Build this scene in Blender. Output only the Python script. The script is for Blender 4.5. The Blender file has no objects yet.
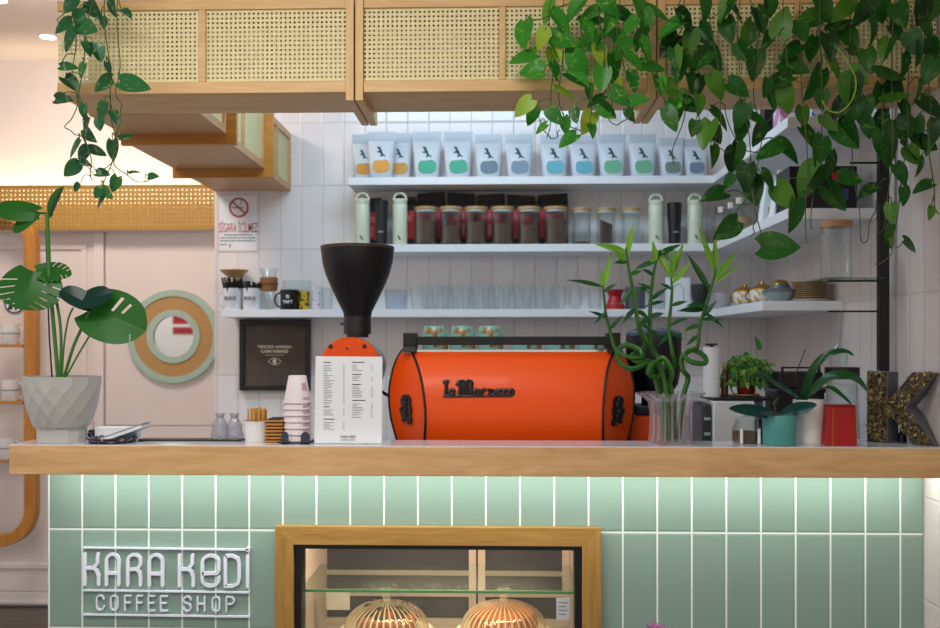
import bpy, math, random
from mathutils import Vector, Matrix, noise as mnoise
random.seed(7)
R = math.radians
COL = bpy.context.scene.collection
# ---------------------------------------------------------------- camera model (metres; y = away from the viewer)
F = 966.0; EYE = 1.396; CY = -2.8
TH = math.atan(30.0 / F)
FWD = Vector((-math.sin(TH), math.cos(TH), 0)); RGT = Vector((math.cos(TH), math.sin(TH), 0))
def P(px, py, Y):
    d = FWD + RGT * ((px - 470.0) / F) + Vector((0, 0, 1)) * ((344.0 - py) / F)
    t = (Y - CY) / d.y
    return Vector((d.x * t, Y, EYE + d.z * t))
def X(px, Y): return P(px, 344, Y).x
def Z(py, Y, px=500): return P(px, py, Y).z
def M(l, Y): return l * (Y - CY) / F
# ---------------------------------------------------------------- mesh builder
class MB:
    def __init__(s): s.v = []; s.f = []
    def add(s, vs, fs):
        o = len(s.v); s.v.extend([tuple(v) for v in vs]); s.f.extend([tuple(i + o for i in f) for f in fs]); return s
    def box(s, x0, x1, y0, y1, z0, z1):
        return s.add([(x0,y0,z0),(x1,y0,z0),(x1,y1,z0),(x0,y1,z0),(x0,y0,z1),(x1,y0,z1),(x1,y1,z1),(x0,y1,z1)],
                     [(0,3,2,1),(4,5,6,7),(0,1,5,4),(1,2,6,5),(2,3,7,6),(3,0,4,7)])
    def obox(s, c, size, mat=None):
        mat = mat or Matrix.Identity(3); c = Vector(c); h = [a / 2 for a in size]
        vs = [c + mat @ Vector((sx*h[0], sy*h[1], sz*h[2])) for sz in (-1,1) for sx, sy in ((-1,-1),(1,-1),(1,1),(-1,1))]
        return s.add(vs, [(0,3,2,1),(4,5,6,7),(0,1,5,4),(1,2,6,5),(2,3,7,6),(3,0,4,7)])
    def lathe(s, prof, n=28, c=(0,0,0), mat=None, ph=0.0, wob=None):
        c = Vector(c); mat = mat or Matrix.Identity(3); o = len(s.v); rings = []
        for (r, z) in prof:
            if r < 1e-6:
                s.v.append(tuple(c + mat @ Vector((0,0,z)))); rings.append([len(s.v)-1])
            else:
                ids = []
                for i in range(n):
                    a = 2*math.pi*i/n + ph; rr = r * (wob(a, z) if wob else 1)
                    s.v.append(tuple(c + mat @ Vector((rr*math.cos(a), rr*math.sin(a), z)))); ids.append(len(s.v)-1)
                rings.append(ids)
        for a, b in zip(rings, rings[1:]):
            if len(a) == 1 and len(b) == 1: continue
            for i in range(n):
                j = (i+1) % n
                if len(a) == 1: s.f.append((a[0], b[j], b[i]))
                elif len(b) == 1: s.f.append((a[i], a[j], b[0]))
                else: s.f.append((a[i], a[j], b[j], b[i]))
        return s
    def cyl(s, r, z0, z1, n=24, c=(0,0,0), mat=None):
        return s.lathe([(0,z0),(r,z0),(r,z1),(0,z1)], n, c, mat)
    def tube(s, path, r, n=8, closed=False, sq=None):
        path = [Vector(p) for p in path]; m = len(path)
        rs = r if isinstance(r, (list, tuple)) else [r]*m
        tans = []
        for i in range(m):
            if closed: t = path[(i+1) % m] - path[i-1]
            else: t = path[min(i+1, m-1)] - path[max(i-1, 0)]
            tans.append(t.normalized() if t.length > 1e-9 else Vector((0,0,1)))
        up = Vector((0,1,0)) if abs(tans[0].y) < .9 else Vector((1,0,0))
        nrm = (up - tans[0]*up.dot(tans[0])).normalized(); rings = []
        for i in range(m):
            t = tans[i]; nrm = nrm - t*nrm.dot(t)
            nrm = nrm.normalized() if nrm.length > 1e-6 else t.orthogonal().normalized()
            bi = t.cross(nrm); ids = []
            if sq:
                pts = [(-sq[0]/2,-sq[1]/2),(sq[0]/2,-sq[1]/2),(sq[0]/2,sq[1]/2),(-sq[0]/2,sq[1]/2)]
            else: pts = [(rs[i]*math.cos(2*math.pi*k/n), rs[i]*math.sin(2*math.pi*k/n)) for k in range(n)]
            for (a, b) in pts:
                s.v.append(tuple(path[i] + bi*a + nrm*b)); ids.append(len(s.v)-1)
            rings.append(ids)
        k = len(rings[0])
        for i in range(m if closed else m-1):
            A, B = rings[i], rings[(i+1) % m]
            for j in range(k): s.f.append((A[j], A[(j+1)%k], B[(j+1)%k], B[j]))
        if not closed: s.f.append(tuple(reversed(rings[0]))); s.f.append(tuple(rings[-1]))
        return s
    def prism(s, poly, y0, y1, mat=None, c=(0,0,0)):
        mat = mat or Matrix.Identity(3); c = Vector(c); n = len(poly)
        ar = sum(poly[i][0]*poly[(i+1)%n][1]-poly[(i+1)%n][0]*poly[i][1] for i in range(n))
        if ar < 0: poly = poly[::-1]
        vs = [c + mat @ Vector((x, y0, z)) for x, z in poly] + [c + mat @ Vector((x, y1, z)) for x, z in poly]
        fs = [tuple(range(n)), tuple(reversed(range(n, 2*n)))]
        fs += [(j, i, n+i, n+j) for i, j in ((i, (i+1) % n) for i in range(n))]
        return s.add(vs, fs)
    def loft(s, rings, caps=True, closed=True):
        o = len(s.v); k = len(rings[0])
        for r in rings: s.v.extend([tuple(p) for p in r])
        for i in range(len(rings)-1):
            for j in range(k if closed else k-1):
                a = o+i*k+j; b = o+i*k+(j+1) % k
                s.f.append((a, b, b+k, a+k))
        if caps and closed:
            s.f.append(tuple(o+j for j in reversed(range(k)))); s.f.append(tuple(o+(len(rings)-1)*k+j for j in range(k)))
        return s
    def obj(s, name, mat, parent=None, loc=None, rz=0, bevel=0, ang=35, flat=False, sub=0):
        me = bpy.data.meshes.new(name); me.from_pydata(s.v, [], s.f); me.validate(); me.update()
        if not flat:
            me.polygons.foreach_set('use_smooth', [True]*len(me.polygons)); me.set_sharp_from_angle(angle=R(ang))
        if mat: me.materials.append(mat)
        o = bpy.data.objects.new(name, me); COL.objects.link(o)
        if parent: o.parent = parent
        if loc is not None: o.location = loc
        o.rotation_euler.z = rz
        if bevel:
            b = o.modifiers.new('bevel', 'BEVEL'); b.width = bevel; b.segments = 2; b.limit_method = 'ANGLE'; b.angle_limit = R(50)
        if sub:
            b = o.modifiers.new('sub', 'SUBSURF'); b.levels = sub; b.render_levels = sub
        return o
def tag(o, label=None, cat=None, group=None, kind=None):
    if label: o['label'] = label
    if cat: o['category'] = cat
    if group: o['group'] = group
    if kind: o['kind'] = kind
    return o
def thing(name, label, cat, loc=(0,0,0), group=None, rz=0):
    o = bpy.data.objects.new(name, None); COL.objects.link(o); o.location = loc; o.rotation_euler.z = rz; o.empty_display_size = .05
    return tag(o, label, cat, group)
def copy_tree(o, parent=None, loc=None, label=None, rz=None):
    c = o.copy(); COL.objects.link(c)
    if parent: c.parent = parent
    if loc is not None: c.location = loc
    if label: c['label'] = label
    if rz is not None: c.rotation_euler.z = rz
    for ch in list(o.children): copy_tree(ch, c)
    return c
def struct(o): o['kind'] = 'structure'; return o
ORD = ['first','second','third','fourth','fifth','sixth','seventh','eighth','ninth','tenth','eleventh','twelfth','thirteenth','fourteenth']
def text_mb(body, cx, cz, height, y, thick=.0008, width=None, bold=0.0, spacing=1.0):
    """Lettering in the x-z plane facing -y, centred on (cx, cz)."""
    cu = bpy.data.curves.new('lettering', 'FONT'); cu.body = body; cu.size = 1; cu.extrude = 0; cu.offset = bold; cu.align_x = 'LEFT'; cu.space_character = spacing; cu.resolution_u = 3
    ob = bpy.data.objects.new('lettering', cu); COL.objects.link(ob)
    dg = bpy.context.evaluated_depsgraph_get(); dg.update()
    me = bpy.data.meshes.new_from_object(ob.evaluated_get(dg))
    vs = [v.co.copy() for v in me.vertices]; fs = [tuple(p.vertices) for p in me.polygons]
    bpy.data.objects.remove(ob); bpy.data.curves.remove(cu); bpy.data.meshes.remove(me)
    x0 = min(v.x for v in vs); x1 = max(v.x for v in vs); z0 = min(v.y for v in vs); z1 = max(v.y for v in vs)
    sz = height / (z1 - z0); sx = (width / (x1 - x0)) if width else sz
    m = MB(); f = [( (v.x-(x0+x1)/2)*sx+cx, (v.y-(z0+z1)/2)*sz+cz ) for v in vs]
    n = len(f)
    m.add([(a, y, b) for a, b in f] + [(a, y-thick, b) for a, b in f], [tuple(reversed(t)) for t in fs] + [tuple(i+n for i in t) for t in fs])
    ed = {}
    for t in fs:
        for i in range(len(t)):
            e = (t[i], t[(i+1) % len(t)]); ed[e] = 1
    m.add([], [])
    for (a, b) in list(ed):
        if (b, a) not in ed: m.f.append((a, a+n, b+n, b))
    return m
# ---------------------------------------------------------------- materials
def lin(c): return c/12.92 if c <= .04045 else ((c+.055)/1.055)**2.4
def hx(h, a=1): h = h.lstrip('#'); return tuple(lin(int(h[i:i+2], 16)/255) for i in (0,2,4)) + (a,)
MATS = {}
def base_mat(name):
    m = bpy.data.materials.new(name); m.use_nodes = True; nt = m.node_tree
    return m, nt, nt.nodes['Principled BSDF'], nt.nodes['Material Output']
def N(nt, t, **kw):
    n = nt.nodes.new(t)
    for k, v in kw.items():
        if k in n.inputs: n.inputs[k].default_value = v
        else: setattr(n, k, v)
    return n
def mat(name, col, rough=.5, metal=0, var=.08, scale=30, coat=0, spec=.5, emit=None, estr=0, bump=0, bscale=80, trans=0):
    if name in MATS: return MATS[name]
    m, nt, b, out = base_mat(name); L = nt.links
    c = hx(col) if isinstance(col, str) else col
    tc = N(nt, 'ShaderNodeTexCoord'); no = N(nt, 'ShaderNodeTexNoise', Scale=scale, Detail=3.0)
    L.new(tc.outputs['Object'], no.inputs['Vector'])
    mx = N(nt, 'ShaderNodeMix', data_type='RGBA')
    mx.inputs[6].default_value = tuple(min(1, x*(1-var)) for x in c[:3])+(1,); mx.inputs[7].default_value = tuple(min(1, x*(1+var)) for x in c[:3])+(1,)
    L.new(no.outputs['Fac'], mx.inputs[0]); L.new(mx.outputs[2], b.inputs['Base Color'])
    b.inputs['Roughness'].default_value = rough; b.inputs['Metallic'].default_value = metal
    b.inputs['Coat Weight'].default_value = coat; b.inputs['Specular IOR Level'].default_value = spec
    if emit:
        b.inputs['Emission Color'].default_value = hx(emit); b.inputs['Emission Strength'].default_value = estr
    if bump:
        bn = N(nt, 'ShaderNodeTexNoise', Scale=bscale, Detail=4.0); L.new(tc.outputs['Object'], bn.inputs['Vector'])
        bp = N(nt, 'ShaderNodeBump', Strength=bump, Distance=.01); L.new(bn.outputs['Fac'], bp.inputs['Height']); L.new(bp.outputs['Normal'], b.inputs['Normal'])
    MATS[name] = m; return m
def wood(name, c1, c2, axis='x', rough=.42, freq=14):
    m, nt, b, out = base_mat(name); L = nt.links
    tc = N(nt, 'ShaderNodeTexCoord'); mp = N(nt, 'ShaderNodeMapping')
    sc = {'x': (1.1, freq, freq), 'y': (freq, 1.1, freq), 'z': (freq, freq, 1.1)}[axis]
    mp.inputs['Scale'].default_value = sc; L.new(tc.outputs['Object'], mp.inputs['Vector'])
    no = N(nt, 'ShaderNodeTexNoise', Scale=2.2, Detail=6.0, Roughness=.6, Distortion=1.2); L.new(mp.outputs[0], no.inputs['Vector'])
    n2 = N(nt, 'ShaderNodeTexNoise', Scale=11.0, Detail=3.0); L.new(mp.outputs[0], n2.inputs['Vector'])
    ad = N(nt, 'ShaderNodeMath', operation='MULTIPLY_ADD'); ad.inputs[1].default_value = .35; L.new(n2.outputs['Fac'], ad.inputs[0]); L.new(no.outputs['Fac'], ad.inputs[2])
    cr = N(nt, 'ShaderNodeValToRGB'); cr.color_ramp.elements[0].position = .42; cr.color_ramp.elements[1].position = .9
    cr.color_ramp.elements[0].color = hx(c1); cr.color_ramp.elements[1].color = hx(c2)
    L.new(ad.outputs[0], cr.inputs['Fac']); L.new(cr.outputs['Color'], b.inputs['Base Color'])
    b.inputs['Roughness'].default_value = rough; MATS[name] = m; return m
def tiles(name, tile, grout, ax, u0, du, v0, dv, gw, rough=.18, var=.04):
    m, nt, b, out = base_mat(name); L = nt.links
    tc = N(nt, 'ShaderNodeTexCoord'); sp = N(nt, 'ShaderNodeSeparateXYZ'); L.new(tc.outputs['Object'], sp.inputs[0])
    def mth(op, a, bb=None, c=None):
        n = N(nt, 'ShaderNodeMath', operation=op)
        for i, q in enumerate((a, bb, c)):
            if q is None: continue
            if isinstance(q, (int, float)): n.inputs[i].default_value = q
            else: L.new(q, n.inputs[i])
        return n.outputs[0]
    def line(sock, o, d):
        t = mth('DIVIDE', mth('SUBTRACT', sock, o), d)
        fr = mth('FRACT', mth('ADD', t, .5)); ds = mth('MULTIPLY', mth('ABSOLUTE', mth('SUBTRACT', fr, .5)), d)
        return ds, mth('FLOOR', t)
    a, ia = line(sp.outputs['xyz'.index(ax)], u0, du); c, ic = line(sp.outputs[2], v0, dv)
    dmin = mth('MINIMUM', a, c)
    mr = N(nt, 'ShaderNodeMapRange'); mr.inputs[1].default_value = gw*.35; mr.inputs[2].default_value = gw*.65; L.new(dmin, mr.inputs[0])
    wn = N(nt, 'ShaderNodeTexWhiteNoise', noise_dimensions='2D'); cb = N(nt, 'ShaderNodeCombineXYZ'); L.new(ia, cb.inputs[0]); L.new(ic, cb.inputs[1]); L.new(cb.outputs[0], wn.inputs['Vector'])
    tcx = hx(tile); mt = N(nt, 'ShaderNodeMix', data_type='RGBA'); mt.inputs[6].default_value = tuple(x*(1-var) for x in tcx[:3])+(1,); mt.inputs[7].default_value = tuple(min(1,x*(1+var)) for x in tcx[:3])+(1,)
    L.new(wn.outputs['Value'], mt.inputs[0])
    mx = N(nt, 'ShaderNodeMix', data_type='RGBA'); mx.inputs[6].default_value = hx(grout); L.new(mr.outputs[0], mx.inputs[0]); L.new(mt.outputs[2], mx.inputs[7]); L.new(mx.outputs[2], b.inputs['Base Color'])
    rr = mth('MULTIPLY_ADD', mr.outputs[0], rough-.7, .7); L.new(rr, b.inputs['Roughness'])
    hr = N(nt, 'ShaderNodeMapRange'); hr.inputs[1].default_value = 0; hr.inputs[2].default_value = gw*1.6; L.new(dmin, hr.inputs[0])
    no = N(nt, 'ShaderNodeTexNoise', Scale=9.0, Detail=2.0); L.new(tc.outputs['Object'], no.inputs['Vector'])
    hh = mth('MULTIPLY_ADD', no.outputs['Fac'], .35, hr.outputs[0])
    bp = N(nt, 'ShaderNodeBump', Strength=.35, Distance=.004); L.new(hh, bp.inputs['Height']); L.new(bp.outputs['Normal'], b.inputs['Normal'])
    MATS[name] = m; return m
def pierced(name, col, ax, pitch, rad, rough=.55, metal=0, var=.1):
    m, nt, b, out = base_mat(name); L = nt.links
    tc = N(nt, 'ShaderNodeTexCoord'); sp = N(nt, 'ShaderNodeSeparateXYZ'); L.new(tc.outputs['Object'], sp.inputs[0])
    def cell(s):
        a = N(nt, 'ShaderNodeMath', operation='DIVIDE'); a.inputs[1].default_value = pitch; L.new(s, a.inputs[0])
        f = N(nt, 'ShaderNodeMath', operation='FRACT'); L.new(a.outputs[0], f.inputs[0])
        c = N(nt, 'ShaderNodeMath', operation='SUBTRACT'); c.inputs[1].default_value = .5; L.new(f.outputs[0], c.inputs[0])
        p = N(nt, 'ShaderNodeMath', operation='POWER'); p.inputs[1].default_value = 4; ab = N(nt, 'ShaderNodeMath', operation='ABSOLUTE'); L.new(c.outputs[0], ab.inputs[0]); L.new(ab.outputs[0], p.inputs[0]); return p.outputs[0]
    ad = N(nt, 'ShaderNodeMath', operation='ADD'); L.new(cell(sp.outputs['xyz'.index(ax)]), ad.inputs[0]); L.new(cell(sp.outputs[2]), ad.inputs[1])
    lt = N(nt, 'ShaderNodeMath', operation='LESS_THAN'); lt.inputs[1].default_value = rad**4; L.new(ad.outputs[0], lt.inputs[0])
    no = N(nt, 'ShaderNodeTexNoise', Scale=60.0, Detail=3.0); L.new(tc.outputs['Object'], no.inputs['Vector'])
    c = hx(col); mx = N(nt, 'ShaderNodeMix', data_type='RGBA'); mx.inputs[6].default_value = tuple(x*(1-var) for x in c[:3])+(1,); mx.inputs[7].default_value = tuple(min(1,x*(1+var)) for x in c[:3])+(1,)
    L.new(no.outputs['Fac'], mx.inputs[0]); L.new(mx.outputs[2], b.inputs['Base Color']); b.inputs['Roughness'].default_value = rough; b.inputs['Metallic'].default_value = metal
    tr = N(nt, 'ShaderNodeBsdfTransparent'); ms = N(nt, 'ShaderNodeMixShader'); L.new(lt.outputs[0], ms.inputs[0]); L.new(b.outputs[0], ms.inputs[1]); L.new(tr.outputs[0], ms.inputs[2]); L.new(ms.outputs[0], out.inputs['Surface'])
    MATS[name] = m; return m
def glass(name, tint='#fafdfc', refl=.5, rough=.03, frost=.02, rib_glints=0, warm=(.85,.88,.9,1)):
    m, nt, b, out = base_mat(name); L = nt.links; nt.nodes.remove(b)
    tr = N(nt, 'ShaderNodeBsdfTransparent'); tr.inputs[0].default_value = hx(tint)
    gl = N(nt, 'ShaderNodeBsdfGlossy'); gl.inputs['Roughness'].default_value = rough
    lw = N(nt, 'ShaderNodeLayerWeight', Blend=.35); ml = N(nt, 'ShaderNodeMath', operation='MULTIPLY'); ml.inputs[1].default_value = refl
    no = N(nt, 'ShaderNodeTexNoise', Scale=25.0); tc = N(nt, 'ShaderNodeTexCoord'); L.new(tc.outputs['Object'], no.inputs['Vector'])
    bp = N(nt, 'ShaderNodeBump', Strength=.05, Distance=.002); L.new(no.outputs['Fac'], bp.inputs['Height']); L.new(bp.outputs[0], gl.inputs['Normal'])
    L.new(lw.outputs['Facing'], ml.inputs[0]); ms = N(nt, 'ShaderNodeMixShader'); L.new(ml.outputs[0], ms.inputs[0]); L.new(tr.outputs[0], ms.inputs[1]); L.new(gl.outputs[0], ms.inputs[2])
    if frost:
        df = N(nt, 'ShaderNodeBsdfDiffuse'); df.inputs[0].default_value = warm; tl = N(nt, 'ShaderNodeBsdfTranslucent'); tl.inputs[0].default_value = warm; m3 = N(nt, 'ShaderNodeMixShader'); m3.inputs[0].default_value = .5; L.new(df.outputs[0], m3.inputs[1]); L.new(tl.outputs[0], m3.inputs[2])
        m2 = N(nt, 'ShaderNodeMixShader'); m2.inputs[0].default_value = frost
        if rib_glints:  # bright stripes in the colour stand in for light caught on each rib
            sp = N(nt, 'ShaderNodeSeparateXYZ'); L.new(tc.outputs['Object'], sp.inputs[0]); at2 = N(nt, 'ShaderNodeMath', operation='ARCTAN2'); L.new(sp.outputs[1], at2.inputs[0]); L.new(sp.outputs[0], at2.inputs[1])
            mu = N(nt, 'ShaderNodeMath', operation='MULTIPLY'); mu.inputs[1].default_value = rib_glints; L.new(at2.outputs[0], mu.inputs[0]); sn = N(nt, 'ShaderNodeMath', operation='SINE'); L.new(mu.outputs[0], sn.inputs[0])
            mr = N(nt, 'ShaderNodeMapRange'); mr.inputs[1].default_value = .1; mr.inputs[2].default_value = .95; mr.inputs[3].default_value = .02; mr.inputs[4].default_value = frost*2; L.new(sn.outputs[0], mr.inputs[0]); L.new(mr.outputs[0], m2.inputs[0])
        L.new(ms.outputs[0], m2.inputs[1]); L.new(m3.outputs[0], m2.inputs[2]); L.new(m2.outputs[0], out.inputs['Surface'])
    else: L.new(ms.outputs[0], out.inputs['Surface'])
    MATS[name] = m; return m
def leafmat(name, dark, mid, light, lightpos=.9, rough=.33, varieg=None):
    m, nt, b, out = base_mat(name); L = nt.links
    ge = N(nt, 'ShaderNodeNewGeometry'); cr = N(nt, 'ShaderNodeValToRGB'); e = cr.color_ramp.elements
    e[0].color = hx(dark); e[0].position = .05; e[1].color = hx(light); e[1].position = lightpos+.1; k = e.new(.55); k.color = hx(mid); k = e.new(lightpos-.08); k.color = hx(mid)
    L.new(ge.outputs['Random Per Island'], cr.inputs['Fac'])
    tc = N(nt, 'ShaderNodeTexCoord'); no = N(nt, 'ShaderNodeTexNoise', Scale=42.0, Detail=3.0, Distortion=1.5); L.new(tc.outputs['Object'], no.inputs['Vector'])
    colour = cr.outputs['Color']
    if varieg:
        r2 = N(nt, 'ShaderNodeValToRGB'); r2.color_ramp.elements[0].position = .58; r2.color_ramp.elements[1].position = .74
        r2.color_ramp.elements[0].color = (0,0,0,1); r2.color_ramp.elements[1].color = (1,1,1,1); L.new(no.outputs['Fac'], r2.inputs['Fac'])
        mx = N(nt, 'ShaderNodeMix', data_type='RGBA'); L.new(r2.outputs['Color'], mx.inputs[0]); L.new(colour, mx.inputs[6]); mx.inputs[7].default_value = hx(varieg); colour = mx.outputs[2]
    L.new(colour, b.inputs['Base Color']); b.inputs['Roughness'].default_value = rough; b.inputs['Specular IOR Level'].default_value = .32
    tl = N(nt, 'ShaderNodeBsdfTranslucent'); L.new(colour, tl.inputs['Color']); ms = N(nt, 'ShaderNodeMixShader'); ms.inputs[0].default_value = .22
    L.new(b.outputs[0], ms.inputs[1]); L.new(tl.outputs[0], ms.inputs[2]); L.new(ms.outputs[0], out.inputs['Surface'])
    MATS[name] = m; return m
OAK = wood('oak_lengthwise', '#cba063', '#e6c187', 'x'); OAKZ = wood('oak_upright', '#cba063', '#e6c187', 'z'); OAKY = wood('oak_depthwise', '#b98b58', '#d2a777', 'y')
FASC = wood('counter_oak', '#c3955e', '#e8c08a', 'x', .42, 9)
ORW = wood('honey_wood', '#a8691f', '#c98a38', 'z'); ORWX = wood('honey_wood_lengthwise', '#a8691f', '#c98a38', 'x')
BLACK = mat('black_plastic', '#0d0d0f', .38); BLKM = mat('black_metal', '#141416', .45, .2); WHITE = mat('white_lacquer', '#e6e8ea', .35, var=.02)
SHELFW = mat('shelf_white', '#e8eaee', .4, var=.02); PAPER = mat('white_paper', '#e9eef2', .7, var=.02); CERAM = mat('white_ceramic', '#e2e0de', .2, var=.02, coat=.3)
STEEL = mat('brushed_steel', '#b9bcc0', .28, 1.0); CHROME = mat('chrome', '#d5d8dc', .12, 1.0); GREYP = mat('grey_print', '#7d858c', .6); DKP = mat('dark_print', '#2a2f34', .6)
GLASS = glass('clear_glass'); GLASSB = glass('bluish_glass', '#fafdfd', .42, frost=.018); CORK = mat('cork_lid', '#b99257', .7, var=.15, scale=90); GOLD = mat('gold_glaze', '#c79a3a', .22, .9)
BEANS = mat('roasted_beans', '#5c3a22', .55, var=.6, scale=120, bump=.6, bscale=150); LED = mat('led_strip', '#f0fff4', .5, emit='#eafff0', estr=6)
# ================================================================ the room
XR = 1.275; YB = 1.87; YL = 2.28; ZC = 2.91; XWL = X(214.5, YB)
back_tile = tiles('back_wall_tile', '#e7e2e2', '#cdc8c8', 'x', X(407.5, YB), .1032, Z(248.7, YB), .307, .004, .16)
right_tile_shaded = tiles('right_wall_tile_shaded', '#d9cfcc', '#c2b9b6', 'y', 1.80, .1032, Z(248.7, YB), .307, .004, .16)  # same tile as the back wall, shade and warm bounce put into its colour
floor_m = tiles('floor_planks', '#4a3c36', '#2c2422', 'y', 0, .16, 7, 30, .004, .35, .15)
wallp = mat('cream_wall_paint', '#e6dad4', .6, var=.02, scale=4); trimp = mat('cream_trim_paint', '#e8dcd6', .5, var=.02, scale=4); ceilp = mat('ceiling_paint', '#dcd2cc', .7, var=.02, scale=4)
struct(MB().box(-4.4, XR+.1, -3.6, YL+.1, -.05, 0).obj('floor', floor_m))
struct(MB().box(-4.4, XR+.1, -2.4, YL+.1, ZC, ZC+.06).obj('ceiling', ceilp))
struct(MB().box(XWL, XR, YB, YL, 0, ZC).obj('wall_back', back_tile))
struct(MB().box(XR, XR+.1, -3.6, YL, 0, ZC).obj('wall_right', right_tile_shaded))
struct(MB().box(-4.4, XWL, YL, YL+.1, 0, ZC).obj('wall_left', wallp))
b = MB(); b.box(-4.4, XWL, YL-.015, YL, .012, .075); b.box(-4.4, XWL, YL-.022, YL-.015, .012, .03); struct(b.obj('baseboard_left', trimp, bevel=.003))
d = tag(bpy.data.objects.new('door_1', None)); COL.objects.link(d); d['kind'] = 'structure'; d.location = (0, 0, 0)
xa, xb = X(-60, YL), X(95, YL); zt = Z(231, YL)
b = MB(); b.box(xa, xb, YL-.012, YL, .08, zt); b.obj('door_leaf', wallp, d, bevel=.002)
b = MB(); t = .03; xi = X(88, YL); zi = Z(243, YL)
b.box(xa, xi, YL-.024, YL-.012, zi-t, zi); b.box(xi-t, xi, YL-.024, YL-.012, .2, zi-t); b.box(xa, xi-t, YL-.024, YL-.012, .2, .2+t); b.obj('door_moulding', trimp, d, bevel=.004)
b = MB(); b.box(X(95.5, YL), X(105.5, YL), YL-.03, YL, .08, zt); struct(b.obj('trim_1', trimp, bevel=.004))
b = MB(); b.box(X(106.5, YL), XWL-.004, YL-.014, YL, .08, Z(426, YL)-.004); b.box(X(106.5, YL), XWL-.004, YL-.014, YL, Z(426, YL), zt); struct(b.obj('trim_2', wallp, bevel=.002))
# pierced brass-coloured cove screen
YG = 2.17; g = thing('pierced_screen', 'long gold pierced screen hiding the glowing wall cove', 'screen', (X(120, YG), YG, Z(208, YG)))
x0 = X(-70, YG)-g.location.x; x1 = XWL-.002-g.location.x; zb, zt2 = Z(230, YG, 100)-g.location.z, Z(185, YG, 100)-g.location.z
MB().box(x0, x1, 0, .002, zb+.02, zt2-.008).obj('pierced_panel', pierced('pierced_gold', '#ad863e', 'x', .0226, .135, .5), g)
b = MB(); b.box(x0, x1, -.006, .008, zb, zb+.02); b.box(x0, x1, -.004, .006, zt2-.008, zt2); b.obj('edge_rail', mat('gold_paint', '#ab8238', .45), g)
MB().box(x0, x1, .008, YL-.002-YG, zb, zb+.012).obj('cove_shelf', trimp, g)
MB().box(x0, x1, .04, .055, zb+.012, zb+.022).obj('light_strip', mat('warm_led', '#fff0d8', .5, emit='#ffe2b0', estr=1.6), g)
# downlights
for k, (px, py) in enumerate(((48, 37), (-2, 0))):
    t = (ZC-EYE)/((344-py)/F); dr = FWD*t+RGT*((px-470)/F*t); 
    a = thing('ceiling_downlight', ['round recessed downlight beside the trailing vine at upper left', 'round recessed downlight cut by the top left corner'][k], 'ceiling light', (dr.x, CY+dr.y, ZC), 'recessed downlights')
    MB().lathe([(.036,-.002),(.042,-.004),(.042,0),(.032,0)], 32).obj('trim_ring', WHITE, a)
    MB().lathe([(0,-.001),(.036,-.001)], 32).obj('lamp_lens', mat('lamp_lens', '#ffffff', .5, emit='#fff6ea', estr=12), a)
# ---- stretch of wall across the room that the mirror shows
struct(MB().box(-4.4, -2.9, -3.7, -3.6, 0, ZC).obj('wall_front', mat('front_wall_paint', '#ece8e6', .6, var=.02, scale=4)))
t = thing('poster', 'red poster with a white band, seen in the round mirror', 'poster', (-3.60, -3.6, 1.62)); MB().box(-.13, .13, 0, .008, -.11, .12).obj('sheet', mat('poster_red', '#b01c24', .5), t); MB().box(-.13, .13, .0081, .0095, -.03, .0).obj('white_band', PAPER, t)
# ---- round mirror
YM = YL-.016; c = P(174.5, 336.5, YM); s = 1/M(1, YM)
mir = thing('round_mirror', 'round mirror in cork and sage green rings on cream wall', 'mirror', c)
rot = Matrix.Rotation(R(90), 3, 'X')
def ring(r0, r1, th, m): return MB().lathe([(r0/s,0),(r0/s,th),(r1/s,th),(r1/s,0)], 64, (0,0,0), rot)
sage = mat('sage_paint', '#a9bfae', .5)
ring(40.5, 47, .022, 0).obj('outer_ring', sage, mir); ring(27, 40.5, .016, 0).obj('cork_ring', mat('cork_panel', '#b98f5a', .8, var=.25, scale=160), mir)
ring(20.5, 27, .022, 0).obj('inner_ring', sage, mir); MB().cyl(20.6/s, .002, .008, 64, (0,0,0), rot).obj('mirror_glass', mat('mirror_silver', '#f2f4f4', .02, 1.0, var=0), mir)
# ---- wooden shelf unit at the left edge
YS = 2.09; un = thing('shelf_unit', 'honey wood open shelf with rounded frame at left edge', 'shelf', (0, YS, 0))
xr = X(32, YS); xl = xr-.62; zt3 = Z(214, YS, 0); zb3 = Z(540, YS, 0); rr = .16; pth = []
for (cx, cz, a0) in ((xr-rr, zt3-rr, 0), (xl+rr, zt3-rr, 90), (xl+rr, zb3+rr, 180), (xr-rr, zb3+rr, 270)):
    for i in range(9): a = R(a0+i*90/8); pth.append((cx+rr*math.cos(a), 0, cz+rr*math.sin(a)))
MB().tube(pth, 0, closed=True, sq=(M(12, YS), .055)).obj('frame', ORW, un, bevel=.003)
shz = []
for py in (344.5, 402, 461):
    z = Z(py, YS-.1, 0); shz.append(z); MB().box(xl+M(6,YS), xr-M(6,YS), -.042, .042, z-.014, z).obj('shelf_board', ORWX, un, bevel=.002)
def mug_parts(root, r, h, m, band=None, hdir=1, glaze=None):
    MB().lathe([(0,0),(r*.94,0),(r,.004),(r,h),(r-.003,h),(r-.004,.006),(0,.006)], 28).obj('body', m, root)
    p = [(hdir*(r-.002+.030*math.sin(a)), 0, h*.5+.36*h*math.cos(a)) for a in [R(i*180/10) for i in range(11)]]
    MB().tube(p, .0042, 8).obj('handle', m, root)
    if band: MB().lathe([(r+.0004, h*band[0]), (r+.0004, h*band[1])], 28).obj('printed_band', band[2], root)
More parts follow.
